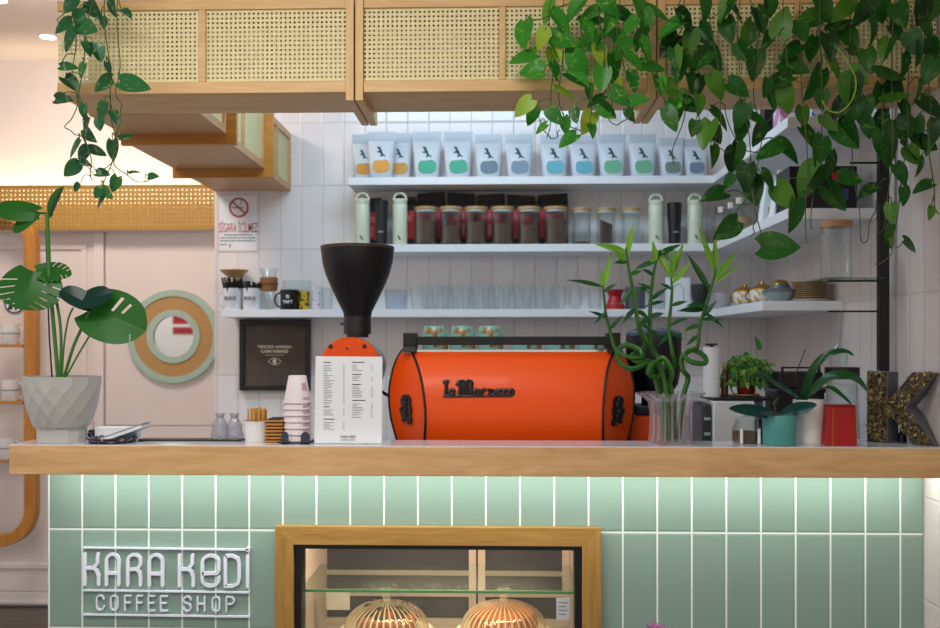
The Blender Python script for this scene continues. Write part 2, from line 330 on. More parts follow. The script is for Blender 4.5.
for k, (px, z) in enumerate(((10.5, shz[0]), (10.5, shz[1]), (7, shz[2]))):
    mg = thing('mug', ['white mug on the upper board of the wooden shelf', 'white mug on the middle board of the wooden shelf', 'white mug on the lowest board, beside the counter corner'][k], 'mug', (X(px, YS-.0), YS-.0, z+.0003), 'white mugs on the wooden shelf')
    mug_parts(mg, .045, .105, CERAM, (.5,.56,GREYP), 1)
c = P(15, 303, YL-.014); sg = thing('round_sign', 'round black and white sign behind the monstera leaf', 'sign', c)
MB().cyl(.056, 0, .006, 36, (0,0,0), rot).obj('disc', PAPER, sg); MB().lathe([(.048,.0062),(.048,.0075),(.056,.0075),(.056,.0062)], 36, (0,0,0), rot).obj('black_rim', BLACK, sg)
b = MB(); b.prism([(-.035,-.035),(-.01,-.035),(-.01,.02),(.002,.02),(.002,-.04),(.015,-.035),(.015,.035),(-.02,.035)], -.0078, -.006); b.obj('black_mark', BLACK, sg)
# ================================================================ overhead cane cabinets
YF = .045; ZB = 2.141; ZT = 2.420
CANEX = pierced('cane_front', '#e6dca8', 'x', .0136, .215); CANEY = pierced('cane_side', '#e6dca8', 'y', .0136, .215)
def cabinet(name, label, x0, x1, stile, board_l, board_r):
    cx = (x0+x1)/2; t = thing(name, label, 'cabinet', (cx, YF, ZB), 'cane fronted cabinets hung over the bar')
    a, e = x0-cx, x1-cx; H = ZT-ZB; D = .25; zc0, zc1 = .034, .249; s0, s1 = stile[0]-cx, stile[1]-cx
    b = MB(); b.box(a, e, 0, .02, 0, zc0); b.box(a, e, 0, .02, zc1, H); b.box(s0, s1, 0, .02, zc0, zc1); b.obj('front_frame', OAK, t, bevel=.0015)
    for (u, v) in ((a, s0), (s1, e)): MB().box(u+.0005, v-.0005, .008, .010, zc0, zc1).obj('cane_panel', CANEX, t)
    b = MB(); b.box(a, e, .02, D, 0, .016); b.obj('bottom_board', OAK, t)
    b = MB(); b.box(a, e, .02, D, H-.016, H); b.box(a, e, D-.008, D, .016, H-.016); b.obj('carcass', OAKZ, t)
    for (q, w) in ((board_l, -1), (board_r, 1)):
        if q: 
            x = a if w < 0 else e; b = MB(); b.box(min(x, x-w*.023)+w*.0235, max(x, x-w*.023)+w*.0235, -.006, .325, -.026, H); b.obj('end_board', OAKZ, t, bevel=.001)
    return t
xg1 = X(354.9, YF); xg2 = X(656.7, YF); bd = .0245
cabinet('cane_cabinet', 'cane front cabinet at left, with the smaller trailing vine', X(57, YF), xg1-bd-.002, (X(198.5, YF), X(205.5, YF)), False, True)
cabinet('cane_cabinet', 'middle cane front cabinet above the coffee machine', xg1+bd+.001, xg2-bd-.001, (X(499, YF), X(505.5, YF)), True, True)
cabinet('cane_cabinet', 'right cane front cabinet half hidden by trailing leaves', xg2+bd+.001, XR-.004, (X(795, YF), X(802, YF)), True, False)
# the arm running back along the left
xL, xRr = -1.335, -.975
def arm(label, y0, y1, ends, xL, xRr):
    yc = (y0+y1)/2; t = thing('cane_cabinet', label, 'cabinet', ((xL+xRr)/2, yc, ZB), 'cane sided cabinets running back to the tiled wall')
    w = (xRr-xL)/2; h = (y1-y0)/2; H = ZT-ZB; b = MB()
    b.box(w-.02, w, -h, h, 0, .03); b.box(w-.02, w, -h, h, .249, H); b.box(w-.02, w, -h, -h+.022, .03, .249); b.box(w-.02, w, h-.022, h, .03, .249)
    if h > .25: b.box(w-.02, w, -.012, .012, .03, .249)
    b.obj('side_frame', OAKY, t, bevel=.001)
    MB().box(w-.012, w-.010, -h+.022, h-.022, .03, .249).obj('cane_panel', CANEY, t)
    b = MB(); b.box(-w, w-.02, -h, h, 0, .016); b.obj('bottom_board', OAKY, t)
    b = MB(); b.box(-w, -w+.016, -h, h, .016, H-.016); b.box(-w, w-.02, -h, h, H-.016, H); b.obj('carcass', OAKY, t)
    for y in ends: MB().box(-w-.012, w+.035, y-yc, y-yc+.022, -.036, H).obj('end_board', ORWX, t, bevel=.001)
arm('cane sided cabinet behind the left front one, nearest the bar', .30, .598, (.60,), -1.338, -.970)
arm('cane sided cabinet in the middle of the left run', .624, 1.278, (1.28,), -1.385, -1.000)
arm('cane sided cabinet meeting the tiled wall over no smoking sign', 1.304, YB-.002, (), -1.39, -1.016)
for k, (u0, u1, v0, v1) in enumerate(((140, 165, 16, 33), (247, 266, 28, 79), (434, 465, 26, 79))):
    y = YF+.06; x0, x1 = X(u0, y), X(u1, y); zz = Z(v1, y); z1 = Z(v0, y); zz = ZB+.0165
    c = thing('carton', ['small pale carton seen through cane behind the trailing vine', 'narrow pale carton seen through the cane left of the twin boards', 'wide pale carton seen through the cane above the coffee machine'][k], 'box', ((x0+x1)/2, y, zz), 'pale cartons inside the cane cabinets')
    w = (x1-x0)/2; MB().box(-w, w, 0, .12, 0, z1-zz).obj('box_body', mat('pale_card', '#e8e0b8', .7, var=.03), c, bevel=.002)
    MB().box(-w*.25, w*.25, -.0008, .121, 0, z1-zz+.0008).obj('packing_tape', mat('buff_tape', '#d8cc9c', .4), c)
# ================================================================ bar counter
ZTOP = 1.10; YT = .15; YLEDGE = .172
front_tile = tiles('mint_tile', '#869f94', '#e8edea', 'x', X(82.3, YT), (X(900.3, YT)-X(82.3, YT))/24, Z(531.5, YT), .305, .0052, .22, .025)
xl = X(9, 0); xt = X(48, YT); xe = XR-.002
c0, c1 = X(281, YT), X(595, YT); ctop, cbot = Z(531, YT), .27
bar = thing('bar_counter', 'long bar with mint tiled front and wooden edge', 'counter', (0, 0, 0))
b = MB(); b.box(xl, xe, 0, .03, Z(476.5, 0), ZTOP-.003); b.obj('wooden_fascia', FASC, bar, bevel=.002)
b = MB(); b.box(xl+.002, xe, .0305, YLEDGE, 1.045, ZTOP-.002); b.box(xl+.002, xe, .0015, YLEDGE, ZTOP-.0028, ZTOP); b.box(X(864, .17), xe, YLEDGE, .245, 1.045, ZTOP); b.obj('white_top', mat('white_worktop', '#e2e6ec', .12, var=.02, coat=.4), bar)
b = MB(); b.box(xt, c0, YT, YT+.05, 0, 1.045); b.box(c1, xe, YT, YT+.05, 0, 1.045); b.box(c0, c1, YT, YT+.05, ctop, 1.045); b.box(c0, c1, YT, YT+.05, 0, cbot)
b.box(xt, xt+.05, YT+.0502, .95, 0, .86); b.obj('tiled_front', front_tile, bar)
MB().box(xt, xe, .0312, .042, 1.038, 1.0448).obj('light_strip', LED, bar)
wk = thing('work_counter', 'low white worktop behind the bar ledge', 'worktop', (0, 0, 0))
MB().box(xt+.055, xe, .205, .925, .885, .92).obj('worktop', MATS['white_worktop'], wk, bevel=.003)
MB().box(xt+.052, xe, .93, .95, 0, .884).obj('back_panel', WHITE, wk)
# ================================================================ sign on the tiles
YSG = YT-.006; sgx = thing('lettering_sign', 'raised white coffee shop lettering on the mint tiles', 'sign', (0, YSG, 0)); SGM = mat('sign_white', '#e4eaf8', .5, var=.02)
def zp(x, y): p = P(70+x/4.947, 530+y/4.947, YSG); return (p.x, 0, p.z)
def arc(cx, cy, rx, ry, a0, a1, n=8): return [(cx+rx*math.cos(R(a0+(a1-a0)*i/n)), cy-ry*math.sin(R(a0+(a1-a0)*i/n))) for i in range(n+1)]
def strokes(lst, wid, name):
    m = MB()
    for si, st in enumerate(lst):
        dy = Vector((0, -.00012*si, 0)); pts = [Vector(zp(*q))+dy for q in st]
        for a, e in zip(pts, pts[1:]):
            a = Vector(a); e = Vector(e); dd = e-a; L = dd.length
            if L < 1e-5: continue
            ang = math.atan2(dd.z, dd.x); m.obox((a+e)/2, (L, .008, wid), Matrix.Rotation(-ang, 3, 'Y'))
        for q in pts: m.cyl(wid/2, -.00406, .00395, 12, q, rot)
    return m.obj(name, SGM, sgx, flat=True)
def lt(ch, x0, x1, y0, y1):
    w = x1-x0; h = y1-y0; xm = (x0+x1)/2
    if ch == 'K': return [[(x0,y0),(x0,y1)], [(x1-.05*w,y0),(x1-.1*w,y0+.3*h),(x0+.62*w,y0+.46*h),(x0,y0+.47*h)], [(x0+.62*w,y0+.46*h),(x0+.85*w,y0+.54*h),(x1,y0+.72*h),(x1,y1)]]
    if ch == 'A': return [[(x0,y1)]+arc(xm,y0+.22*h,w/2,.22*h,180,0)+[(x1,y1)], [(x0,y0+.62*h),(x1,y0+.62*h)]]
    if ch == 'R': return [[(x0,y1),(x0,y0+.2*h)]+arc(xm,y0+.2*h,w/2,.2*h,180,0)+[(x1,y0+.32*h),(x0+.75*w,y0+.47*h),(x0+.2*w,y0+.49*h)], [(x0+.7*w,y0+.47*h),(x1-.05*w,y0+.6*h),(x1,y0+.75*h),(x1,y1)]]
    if ch == 'e': return [[(x0,y0+.6*h),(x1-.1*w,y0+.58*h),(x1,y0+.48*h),(x1,y0+.22*h)]+arc(xm,y0+.22*h,w/2,.22*h,0,180)+[(x0,y0+.78*h)]+arc(xm,y0+.78*h,w/2,.22*h,180,360)+[(x1,y0+.72*h)]]
    if ch == 'D': return [[(x0,y0),(x0+.5*w,y0),(x1-.1*w,y0+.09*h),(x1,y0+.25*h),(x1,y0+.75*h),(x1-.1*w,y0+.91*h),(x0+.5*w,y1),(x0,y1),(x0,y0)]]
    if ch == 'I': return [[(x0,y0),(x0,y1)]]
    if ch == 'C': return [arc(xm,y0+.24*h,w/2,.24*h,0,180)+arc(xm,y1-.24*h,w/2,.24*h,180,360)]
    if ch == 'O': return [arc(xm,y0+.24*h,w/2,.24*h,0,180)+arc(xm,y1-.24*h,w/2,.24*h,180,360)+[(x1,y0+.24*h)]]
    if ch == 'F': return [[(x1,y0),(x0,y0),(x0,y1)], [(x0,y0+.48*h),(x0+.85*w,y0+.48*h)]]
    if ch == 'E': return [[(x1,y0),(x0,y0),(x0,y1),(x1,y1)], [(x0,y0+.48*h),(x0+.85*w,y0+.48*h)]]
    if ch == 'S': return [arc(xm,y0+.24*h,w/2,.24*h,0,270)+arc(xm,y1-.26*h,w/2,.26*h,90,-180)]
    if ch == 'H': return [[(x0,y0),(x0,y1)], [(x1,y0),(x1,y1)], [(x0,y0+.5*h),(x1,y0+.5*h)]]
    if ch == 'P': return [[(x0,y1),(x0,y0),(xm,y0)]+arc(xm,y0+.25*h,w/2,.25*h,90,-90)+[(x0,y0+.5*h)]]
big = []
for ch, a, e in (('K',75,143),('A',182,243),('R',288,350),('A',394,459),('K',543,611),('e',656,737),('D',770,838),('I',880,880)):
    k = (a-75)/805*10; big += lt(ch, a, e, 118+k, 268+k)
nb = sum(len(lt(c_, 0, 1, 0, 1)) for c_ in 'KARA'); strokes(big[:nb], M(3.4, YT), 'name_word'); strokes(big[nb:], M(3.4, YT), 'name_word')
sm = []
for ch, a, e in (('C',134,168),('O',203,237),('F',273,302),('F',332,360),('E',390,420),('E',450,483),('S',563,599),('H',632,667),('O',706,741),('P',775,812)):
    k = (a-75)/805*9; sm += lt(ch, a, e, 322+k, 394+k)
nb = sum(len(lt(c_, 0, 1, 0, 1)) for c_ in 'COFFEE'); strokes(sm[:nb], M(1.5, YT), 'tagline_word'); strokes(sm[nb:], M(1.5, YT), 'tagline_word')
for nm, y in (('top_rule', 86), ('middle_rule', 297), ('bottom_rule', 417)): strokes([[(70,y),(885,y+11)]], M(1.7, YT), nm)
MB().cyl(M(2.6, YT), -.004, .004, 16, zp(881, 95), rot).obj('rule_dot', SGM, sgx)
# ================================================================ built in display case
dc = thing('display_case', 'wood framed glass cake case set into the tiled front', 'display case', (0, 0, 0))
fx0, fx1 = X(275, .12), X(601, .12); fz1 = Z(527.5, .12); fz0 = .24; fw = M(18.5, .12)
FR = wood('frame_oak', '#8c6428', '#b38a46', 'x', .4); FRZ = wood('frame_oak_upright', '#8c6428', '#b38a46', 'z', .4)
for nm, poly, mt in (('frame_rail', [(fx0,fz1),(fx1,fz1),(fx1-fw,fz1-fw),(fx0+fw,fz1-fw)], FR), ('frame_rail', [(fx0,fz0),(fx1,fz0),(fx1-fw,fz0+fw),(fx0+fw,fz0+fw)], FR),
                     ('frame_stile', [(fx0,fz0),(fx0,fz1),(fx0+fw,fz1-fw),(fx0+fw,fz0+fw)], FRZ), ('frame_stile', [(fx1,fz0),(fx1,fz1),(fx1-fw,fz1-fw),(fx1-fw,fz0+fw)], FRZ)):
    MB().prism(poly, .118, .148).obj(nm, mt, dc, bevel=.001)
ix0, ix1, iz0, iz1 = fx0+fw, fx1-fw, fz0+fw, fz1-fw; gw = M(7, .15)
b = MB(); b.box(ix0+.0003, ix0+gw, .135, .202, iz0, iz1); b.box(ix1-gw, ix1-.0003, .135, .202, iz0, iz1); b.box(ix0+gw, ix1-gw, .135, .202, iz1-M(5,.15), iz1); b.box(ix0+gw, ix1-gw, .135, .202, iz0, iz0+gw); b.obj('black_gasket', BLACK, dc)
MB().box(ix0+gw, ix1-gw, .152, .158, iz0+gw, iz1-M(5,.15)).obj('front_glass', glass('case_glass', '#fafafc', .14, .02, frost=.02), dc)
lin_ = mat('case_liner', '#b3a59e', .45, var=.04); a0, a1 = ix0-.004, ix1+.004; yb = .72
b = MB(); b.box(a0-.01, a0, .203, yb, .25, .87); b.box(a1, a1+.01, .203, yb, .25, .87); b.box(a0, a1, .203, yb, .86, .87); b.box(a0, a1, .203, yb, .355, .375); b.obj('liner', lin_, dc)
MB().box(a0, a1, yb, yb+.01, .25, .87).obj('back_wall', mat('case_back', '#3f3d48', .2, var=.1, scale=3), dc)
ym = yb-.02; st = mat('aluminium_rail', '#c0b2aa', .35, .3)
for (u0, u1) in ((X(309,ym), X(476,ym)), (X(478,ym), X(573,ym)+.09)):
    u1 = min(u1, a1-.001); dr = MB(); t = .026; dr.box(u0, u0+t, ym, ym+.012, .376, .858); dr.box(u1-t, u1, ym, ym+.012, .376, .858); dr.box(u0+t, u1-t, ym, ym+.012, .83, .858); dr.box(u0+t, u1-t, ym-.002, ym+.003, Z(597, ym), Z(590, ym)); dr.box(u0+t, u1-t, ym-.001, ym+.003, Z(576, ym), Z(571, ym)); dr.box(u0+t, u1-t, ym, ym+.012, .376, .40)
    o = dr.obj('sliding_door', st, dc); MB().box(u0+t, u1-t, ym+.004, ym+.007, .40, .83).obj('door_pane', GLASS, o)
zs = Z(592, .23, 440); b = MB().box(a0+.003, a1-.003, .235, .60, zs-.004, zs+.004).obj('glass_shelf', glass('shelf_glass', '#eef6f0', .22, frost=.01), dc)
MB().box(a0+.003, a1-.003, .232, .235, zs-.004, zs+.004).obj('green_edge', mat('green_glass_edge', '#3f9a55', .2), dc)
MB().box(a0+.05, a1-.05, .207, .22, .850, .8595).obj('light_strip', mat('warm_case_led', '#fff0d8', .5, emit='#ffdca8', estr=5), dc)
zfl = .376
for k, (px, hw) in enumerate(((386.5, 42), (503.5, 43))):
    yc = .41; cx = X(px, yc); zt = Z(602, yc, px); r = M(hw, yc); nm = ['left', 'right'][k]
    pl = thing('cake_stand', ['glass cake stand under the left ribbed dome', 'glass cake stand under the right ribbed dome'][k], 'cake stand', (cx, yc, zfl), 'cake stands in the display case')
    MB().lathe([(0,0),(.055,0),(.05,.006),(.014,.014),(.012,.05),(.03,.058),(.04,.060),(0,.060)], 32).obj('stem', GLASS, pl)
    MB().lathe([(0,.060),(r+.012,.060),(r+.016,.07),(r+.012,.068),(0,.066)], 48).obj('plate', CERAM, pl)
    z0 = zfl+.070; dm = thing('cake_dome', ['ribbed clear glass dome with knob, left in the case', 'ribbed clear glass dome with knob, right in the case'][k], 'cake dome', (cx, yc, z0), 'glass domes in the display case')
    H = zt-z0; prof = [(r,0)]+[(r*math.cos(R(a))**.75, H*math.sin(R(a))) for a in range(6, 86, 6)]+[(.012,H)]
    MB().lathe(prof, 216, wob=lambda a, z: 1+.014*math.cos(36*a)).obj('ribbed_dome', glass('dome_glass', '#fdf3e2', .6, .10, frost=.26, rib_glints=36, warm=(1,.86,.62,1)), dm)  # golden highlights of the fluting are painted in as stripes
    MB().lathe([(0,H-.002),(.011,H),(.013,H+.006),(.012,H+.014),(.017,H+.03),(.022,H+.043),(.020,H+.047),(0,H+.048)], 28).obj('knob', glass('knob_glass', '#fdf6ec', .95, .1, frost=.2), dm)
    ck = thing('cake', ['dark chocolate topped cake pieces under the left dome', 'round golden brown cake under the right dome'][k], 'cake', (cx, yc, z0-.002))
    if k == 0:
        MB().cyl(r*.72, 0, .05, 40).obj('sponge', mat('brown_sponge', '#8a4c20', .8, var=.4, scale=120, bump=.4), ck, bevel=.006)
        for q in range(6):
            a = q*1.047+.3; MB().lathe([(0,0),(.020,0),(.017,.028),(.009,.04),(0,.043)], 14, (.062*math.cos(a), .062*math.sin(a), .05)).obj('chocolate_topping', mat('dark_chocolate', '#2b160e', .4, var=.2), ck)
    else:
        MB().lathe([(0,0),(r*.74,0),(r*.78,.02),(r*.72,.062),(r*.5,.078),(r*.2,.07),(0,.068)], 48, wob=lambda a, z: 1+.03*math.cos(11*a)).obj('sponge', mat('golden_sponge', '#a05c20', .7, var=.45, scale=90, bump=.4), ck)
p = P(563, 609, .224); t = thing('price_tag', 'white price tag at the right inside the cake case', 'tag', (p.x, .2, zs+.0042-.0042-.055)); t.location = (p.x, .224, p.z)
MB().box(-.021, .021, 0, .0015, -.034, .034).obj('card', PAPER, t); b = MB()
for i in range(4): b.box(-.014, .014-.005*(i%2), -.0006, 0, .018-.012*i, .021-.012*i)
b.obj('printed_lines', GREYP, t); MB().box(-.021, .021, .0015, .006, -.034, .034).obj('card_holder', GLASS, t); MB().box(-.004, .004, .002, .0055, .034, zs-.0045-p.z).obj('hanger', GLASS, t)
p = P(338, 601, .45); t = thing('paper_card', 'blank white paper card at the left inside the case', 'card', (p.x, .45, p.z)); MB().box(-.04, .04, 0, .002, -.03, .03).obj('card', mat('grey_card_paper', '#b4aca8', .6), t)
MB().box(-.004, .004, .0005, .0025, .03, zs-.0045-p.z).obj('hanger', GLASS, t)
# ================================================================ espresso machine
ORANGE = mat('orange_enamel', '#ee5200', .4, var=.03, scale=3, coat=.05, spec=.3)
zwk = .9203
mc = thing('espresso_machine', 'large orange espresso machine with black rails on the bar', 'coffee machine', (0, 0, zwk))
rows = [349.5, 352, 360, 370, 383, 395, 408, 420, 432, 443, 458, 475, 488]
xil = [411, 412, 415.5, 419, 422, 424, 425.3, 425.5, 425, 424, 421, 416, 412]; xol = [403, 401, 396.5, 393, 390.3, 389, 389.5, 391, 394, 397, 402, 409, 412.5]
xir = [615.5, 614, 610, 607, 605, 604, 603.2, 603, 603, 603.2, 605, 609, 612]; xor_ = [620, 622, 626.5, 630.3, 633.3, 634, 633.5, 632.5, 630, 627, 623, 617, 612.5]
fr, li, lo, ri, ro = [], [], [], [], []
for k, py in enumerate(rows):
    y = .275 + .085*min(1.1, ((py-412)/64)**2); z = Z(py, .33)-zwk; yo = .42
    fr.append((y, z)); li.append(Vector((X(xil[k], y), y, z))); ri.append(Vector((X(xir[k], y), y, z))); lo.append(Vector((X(xol[k], yo), yo, z))); ro.append(Vector((X(xor_[k], yo), yo, z)))
b = MB(); n = 12
b.loft([[l.lerp(r, i/n) for i in range(n+1)] for l, r in zip(li, ri)], False, False); b.f = [tuple(reversed(f)) for f in b.f]; b.obj('rear_panel', ORANGE, mc, ang=60)
def lens(A, B, flip):
    m = MB(); rw = []
    for p, q in zip(A, B):
        rw.append([p.lerp(q, i/4) + Vector((0, -.010*math.sin(math.pi*i/4), 0)) for i in range(5)])
    m.loft(rw, False, False)
    if not flip: m.f = [tuple(reversed(f)) for f in m.f]
    return m
lens(lo, li, False).obj('end_panel', ORANGE, mc, ang=60); lens(ri, ro, False).obj('end_panel', ORANGE, mc, ang=60)
for nm, pts in (('edge_trim', li), ('edge_trim', ri), ('edge_trim', lo), ('edge_trim', ro)): MB().tube([p+Vector((0,-.0015,0)) for p in pts], .0042, 8).obj(nm, BLACK, mc)
bd_ = MB(); yb2 = .82; ins = Vector((0, yb2-.42, 0))
bd_.loft([lo, [p+ins for p in lo]], False, False); bd_.loft([[p+ins for p in ro], ro], False, False); bd_.loft([[p+ins for p in lo], [p+ins for p in ro]], False, False); bd_.obj('side_shell', BLKM, mc, ang=60)
zt = fr[0][1]; MB().box(X(404,.4), X(619,.4), fr[0][0]-.002, yb2-.001, zt-.012, zt+.001).obj('cup_tray', STEEL, mc, bevel=.002)
MB().box(li[0].x, ri[0].x, fr[0][0]-.006, fr[0][0]+.002, Z(352.2, .36)-zwk, Z(349.6, .36)-zwk).obj('chrome_strip', CHROME, mc)
MB().box(X(412, .35), X(613, .35), .345, .362, Z(345, .35)-zwk, Z(336.4, .35)-zwk).obj('cup_rail', BLKM, mc, bevel=.002)
for (u0, u1) in ((403, 416.5), (607, 620.5)):
    o = MB(); zz0, zz1 = Z(352.5, .34)-zwk, Z(332.8, .34)-zwk; xx0, xx1 = X(u0, .34), X(u1, .34)
    o.box(xx0, xx1, .340, .415, zz0+.02, zz1); o.add([(xx0,.33,zz0),(xx1,.33,zz0),(xx1,.36,zz0),(xx0,.36,zz0),(xx0,.340,zz0+.02),(xx1,.340,zz0+.02),(xx1,.415,zz0+.02),(xx0,.415,zz0+.02)], [(0,3,2,1),(0,1,5,4),(1,2,6,5),(2,3,7,6),(3,0,4,7)])
    o.obj('rail_bracket', BLKM, mc, bevel=.003)
for xx in (X(412,.5), X(612,.5)):
    for yy in (.45, .72): MB().cyl(.025, .0, fr[-1][1]+.004, 16, (xx*.98, yy, 0)).obj('foot', BLACK, mc)
MB().box(lo[-1].x+.005, ro[-1].x-.005, .37, yb2-.005, fr[-1][1]-.002, fr[-1][1]+.01).obj('base_plate', BLKM, mc)
MB().tube([P(391.5, 397, .50)-Vector((0,0,zwk)), P(386, 394.5, .46)-Vector((0,0,zwk)), P(381.5, 391.5, .45)-Vector((0,0,zwk))], .0055, 8).obj('lever', BLACK, mc)
# script name plate: black raised letters
def ypan(py): return .275 + .085*min(1.1, ((py-412)/64)**2) - .004
def mq(x, y): px, py = 435+x/10.44, 370+y/10.44; p = P(px, py, ypan(py)); return (p.x, p.y, p.z-zwk)
SC = [([(82,132),(112,116),(150,112)],1.15),([(118,118),(117,190),(110,262)],1.25),([(84,270),(120,262),(135,270)],1.0),
      ([(200,212),(172,200),(145,222),(146,255),(170,268),(196,250)],1.2),([(198,205),(194,255),(208,270)],1.2),
      ([(228,158),(252,122),(292,112),(322,128),(345,110),(378,116),(388,150)],1.25),([(262,122),(268,190),(256,262)],1.5),([(300,118),(302,190),(300,262)],1.3),([(330,120),(330,200),(338,258)],1.2),([(384,130),(374,200),(380,262)],1.5),([(240,268),(275,262)],1.1),([(268,160),(300,150)],1.1),
      ([(455,208),(428,200),(408,225),(412,256),(440,266),(458,245)],1.25),([(460,205),(456,256),(470,268)],1.2),
      ([(488,202),(492,232),(486,268)],1.4),([(490,212),(515,198),(530,210)],1.2),
      ([(548,206),(598,204),(556,262),(606,264)],1.25),([(622,206),(618,240),(622,266)],1.3),([(620,236),(650,202)],1.1),([(630,236),(652,264)],1.1),
      ([(698,212),(672,202),(660,232),(668,262),(698,258)],1.3),([(756,212),(732,202),(716,232),(726,262),(756,258)],1.3),
      ([(792,202),(774,232),(788,264),(814,250),(818,218),(794,202)],1.3),([(86,274),(300,272),(560,270),(800,270)],.7)]
b = MB()
for pts, w in SC: b.tube([mq(*q) for q in pts], w*.0046, 8)
b.obj('name_lettering', BLACK, mc)
# relief lion emblems on the end panels
def emblem(cx, cy, mir_):
    pts = [(-4,-14),(-1,-15.5),(2.5,-15),(4.5,-12.5),(5,-9),(4.5,-6),(5.5,-3),(6,2),(5.5,6),(7,10),(6.5,14),(1.5,14),(2,11),(0,8),(-1,12),(-4.5,12),(-4,8),(-5,4),(-7,1),(-6.5,-2),(-4.5,-3),(-4.8,-7),(-5.5,-10)]
    m = MB(); 
    def pos(x, y, dy):
        px = cx+mir_*x*.62; py = cy+y; p = P(px, py, .33); yy = .345+dy if True else 0
        return Vector((X(px, .35+dy), .335+dy, p.z-zwk))
    sl = math.tan(R(42)) * mir_
    def place(x, y, h):
        px = cx+mir_*x*.9; py = cy+y; t = (px-cx); 
        A = [li, lo][0] if mir_ > 0 else ri; B = lo if mir_ > 0 else ro
        zz = Z(py, .34)-zwk; k = 0
        for j in range(len(A)-1):
            if A[j].z >= zz >= A[j+1].z: k = j
        f = (A[k].z-zz)/(A[k].z-A[k+1].z); a = A[k].lerp(A[k+1], f); e = B[k].lerp(B[k+1], f)
        # panel parameter whose projection is px
        best = min((i/40 for i in range(41)), key=lambda s: abs(X(px, a.lerp(e, s).y)-a.lerp(e, s).x)); q = a.lerp(e, best)
        nrm = Vector((-.66*mir_, -.75, 0)); return Vector((q.x, q.y-.010*math.sin(math.pi*best), zz)) + nrm*h
    n = len(pts); m.add([place(x, y, .0005) for x, y in pts]+[place(x, y, .007) for x, y in pts], [tuple(range(n, 2*n)), tuple(reversed(range(n)))]+[(i, (i+1) % n, n+(i+1) % n, n+i) for i in range(n)])
    for (x, y, r) in ((0,-11,.011),(1,-6.5,.011),(0,0,.011),(-3,-1,.007),(2,5,.010),(4,11,.006),(-3,10,.006)): 
        c = place(x, y, .006); m.lathe([(0,-r*.9),(r*.6,-r*.6),(r*.8,0),(r*.6,r*.7),(0,r)], 10, c)
    m.obj('lion_emblem', BLACK, mc)
emblem(407, 410, 1); emblem(617, 411, -1)
# cups on the tray
def glaze(name, c1, c2, th=.55, sc=22):
    m, nt, b, out = base_mat(name); L = nt.links; tc = N(nt, 'ShaderNodeTexCoord'); no = N(nt, 'ShaderNodeTexNoise', Scale=sc, Detail=4.0); L.new(tc.outputs['Object'], no.inputs['Vector'])
    cr = N(nt, 'ShaderNodeValToRGB'); cr.color_ramp.elements[0].position = th-.04; cr.color_ramp.elements[1].position = th+.04; cr.color_ramp.elements[0].color = hx(c1); cr.color_ramp.elements[1].color = hx(c2); L.new(no.outputs['Fac'], cr.inputs[0]); L.new(cr.outputs[0], b.inputs['Base Color']); b.inputs['Roughness'].default_value = .2; return m
TURQ = glaze('turquoise_glaze', '#7fb5a8', '#9a7038', .54, 34); zc = zwk+zt+.0012
def tcup(px, Y, r, h, label):
    t = thing('cup', label, 'cup', (X(px, Y), Y, zc), 'turquoise cups on the coffee machine')
    MB().lathe([(r,0),(r,.004),(r*.97,h*.6),(r*.86,h*.92),(r*.78,h),(0,h),(0,h-.004),(r*.74,h-.004),(r*.9,h*.55),(r-.004,0)], 32).obj('body', TURQ, t)
    p = [(-(r*.95+.018*math.sin(R(i*18))) , 0, h*.42+.3*h*math.cos(R(i*18))) for i in range(11)]
    MB().tube([Matrix.Rotation(R(90), 3, 'Z') @ Vector(q) for q in p], .0035, 8).obj('handle', TURQ, t)
for k, px in enumerate((435, 462.6, 490.2)): tcup(px, .48, .0445, .078, ['leftmost','middle','rightmost'][k]+' of the three tall upturned turquoise cups on the machine')
for k, px in enumerate((527, 560, 593)): tcup(px, .48, .051, .038, ['leftmost','middle','rightmost'][k]+' of the three low turquoise cups behind the black rail')
# ================================================================ grinder with the big hopper
YG2 = .47; sg_ = M(1, YG2); gx = X(350, YG2)
gr = thing('coffee_grinder', 'coffee grinder with tall black hopper and orange round head', 'coffee grinder', (gx, YG2, zwk))
def zz(py, Y=YG2): return Z(py, Y, 350)-zwk
dx = X(357.5, YG2)-gx
HOP = mat('hopper_plastic', '#0c0a0e', .4, var=.05, spec=.35)
prof = [(0,318),(13.5,317.5),(14.5,312),(20.5,300),(26.4,287.6),(31.7,275),(35.2,262),(36.5,250),(36.6,247)]
b = MB().lathe([(r*sg_, zz(py)) for r, py in prof]+[(35.6*sg_, zz(247)),(35*sg_, zz(250)),(0, zz(251.5))], 48, (dx, 0, 0)); o = b.obj('hopper', HOP, gr)
MB().lathe([(36.4*sg_, zz(250)),(37*sg_, zz(249.4)),(37*sg_, zz(246.8)),(36*sg_, zz(246.4)),(35*sg_, zz(247.4))], 48, (dx, 0, 0)).obj('hopper_rim', mat('rim_brown', '#3a2416', .3), o)
b = MB().lathe([(0,zz(337.5)),(11.2*sg_,zz(337.5)),(11.2*sg_,zz(334)),(13.6*sg_,zz(334)),(13.6*sg_,zz(317)),(0,zz(317))], 32, (dx,0,0)); b.obj('collar', BLACK, gr)
MB().tube([(dx-13*sg_,-.01,zz(324)),(dx-17*sg_,-.012,zz(323.3))], .005, 8).obj('shutter_knob', mat('knob_blue', '#33405c', .4), gr)
ch = zz(367); rh = 30*sg_; b = MB().lathe([(0,-.075),(rh*.9,-.075),(rh,-.066),(rh,-.02),(rh*.0,-.02)], 48, (X(349.5, YG2-.07)-gx, 0, ch), Matrix.Rotation(R(-90), 3, 'X')); b.obj('round_head', ORANGE, gr)
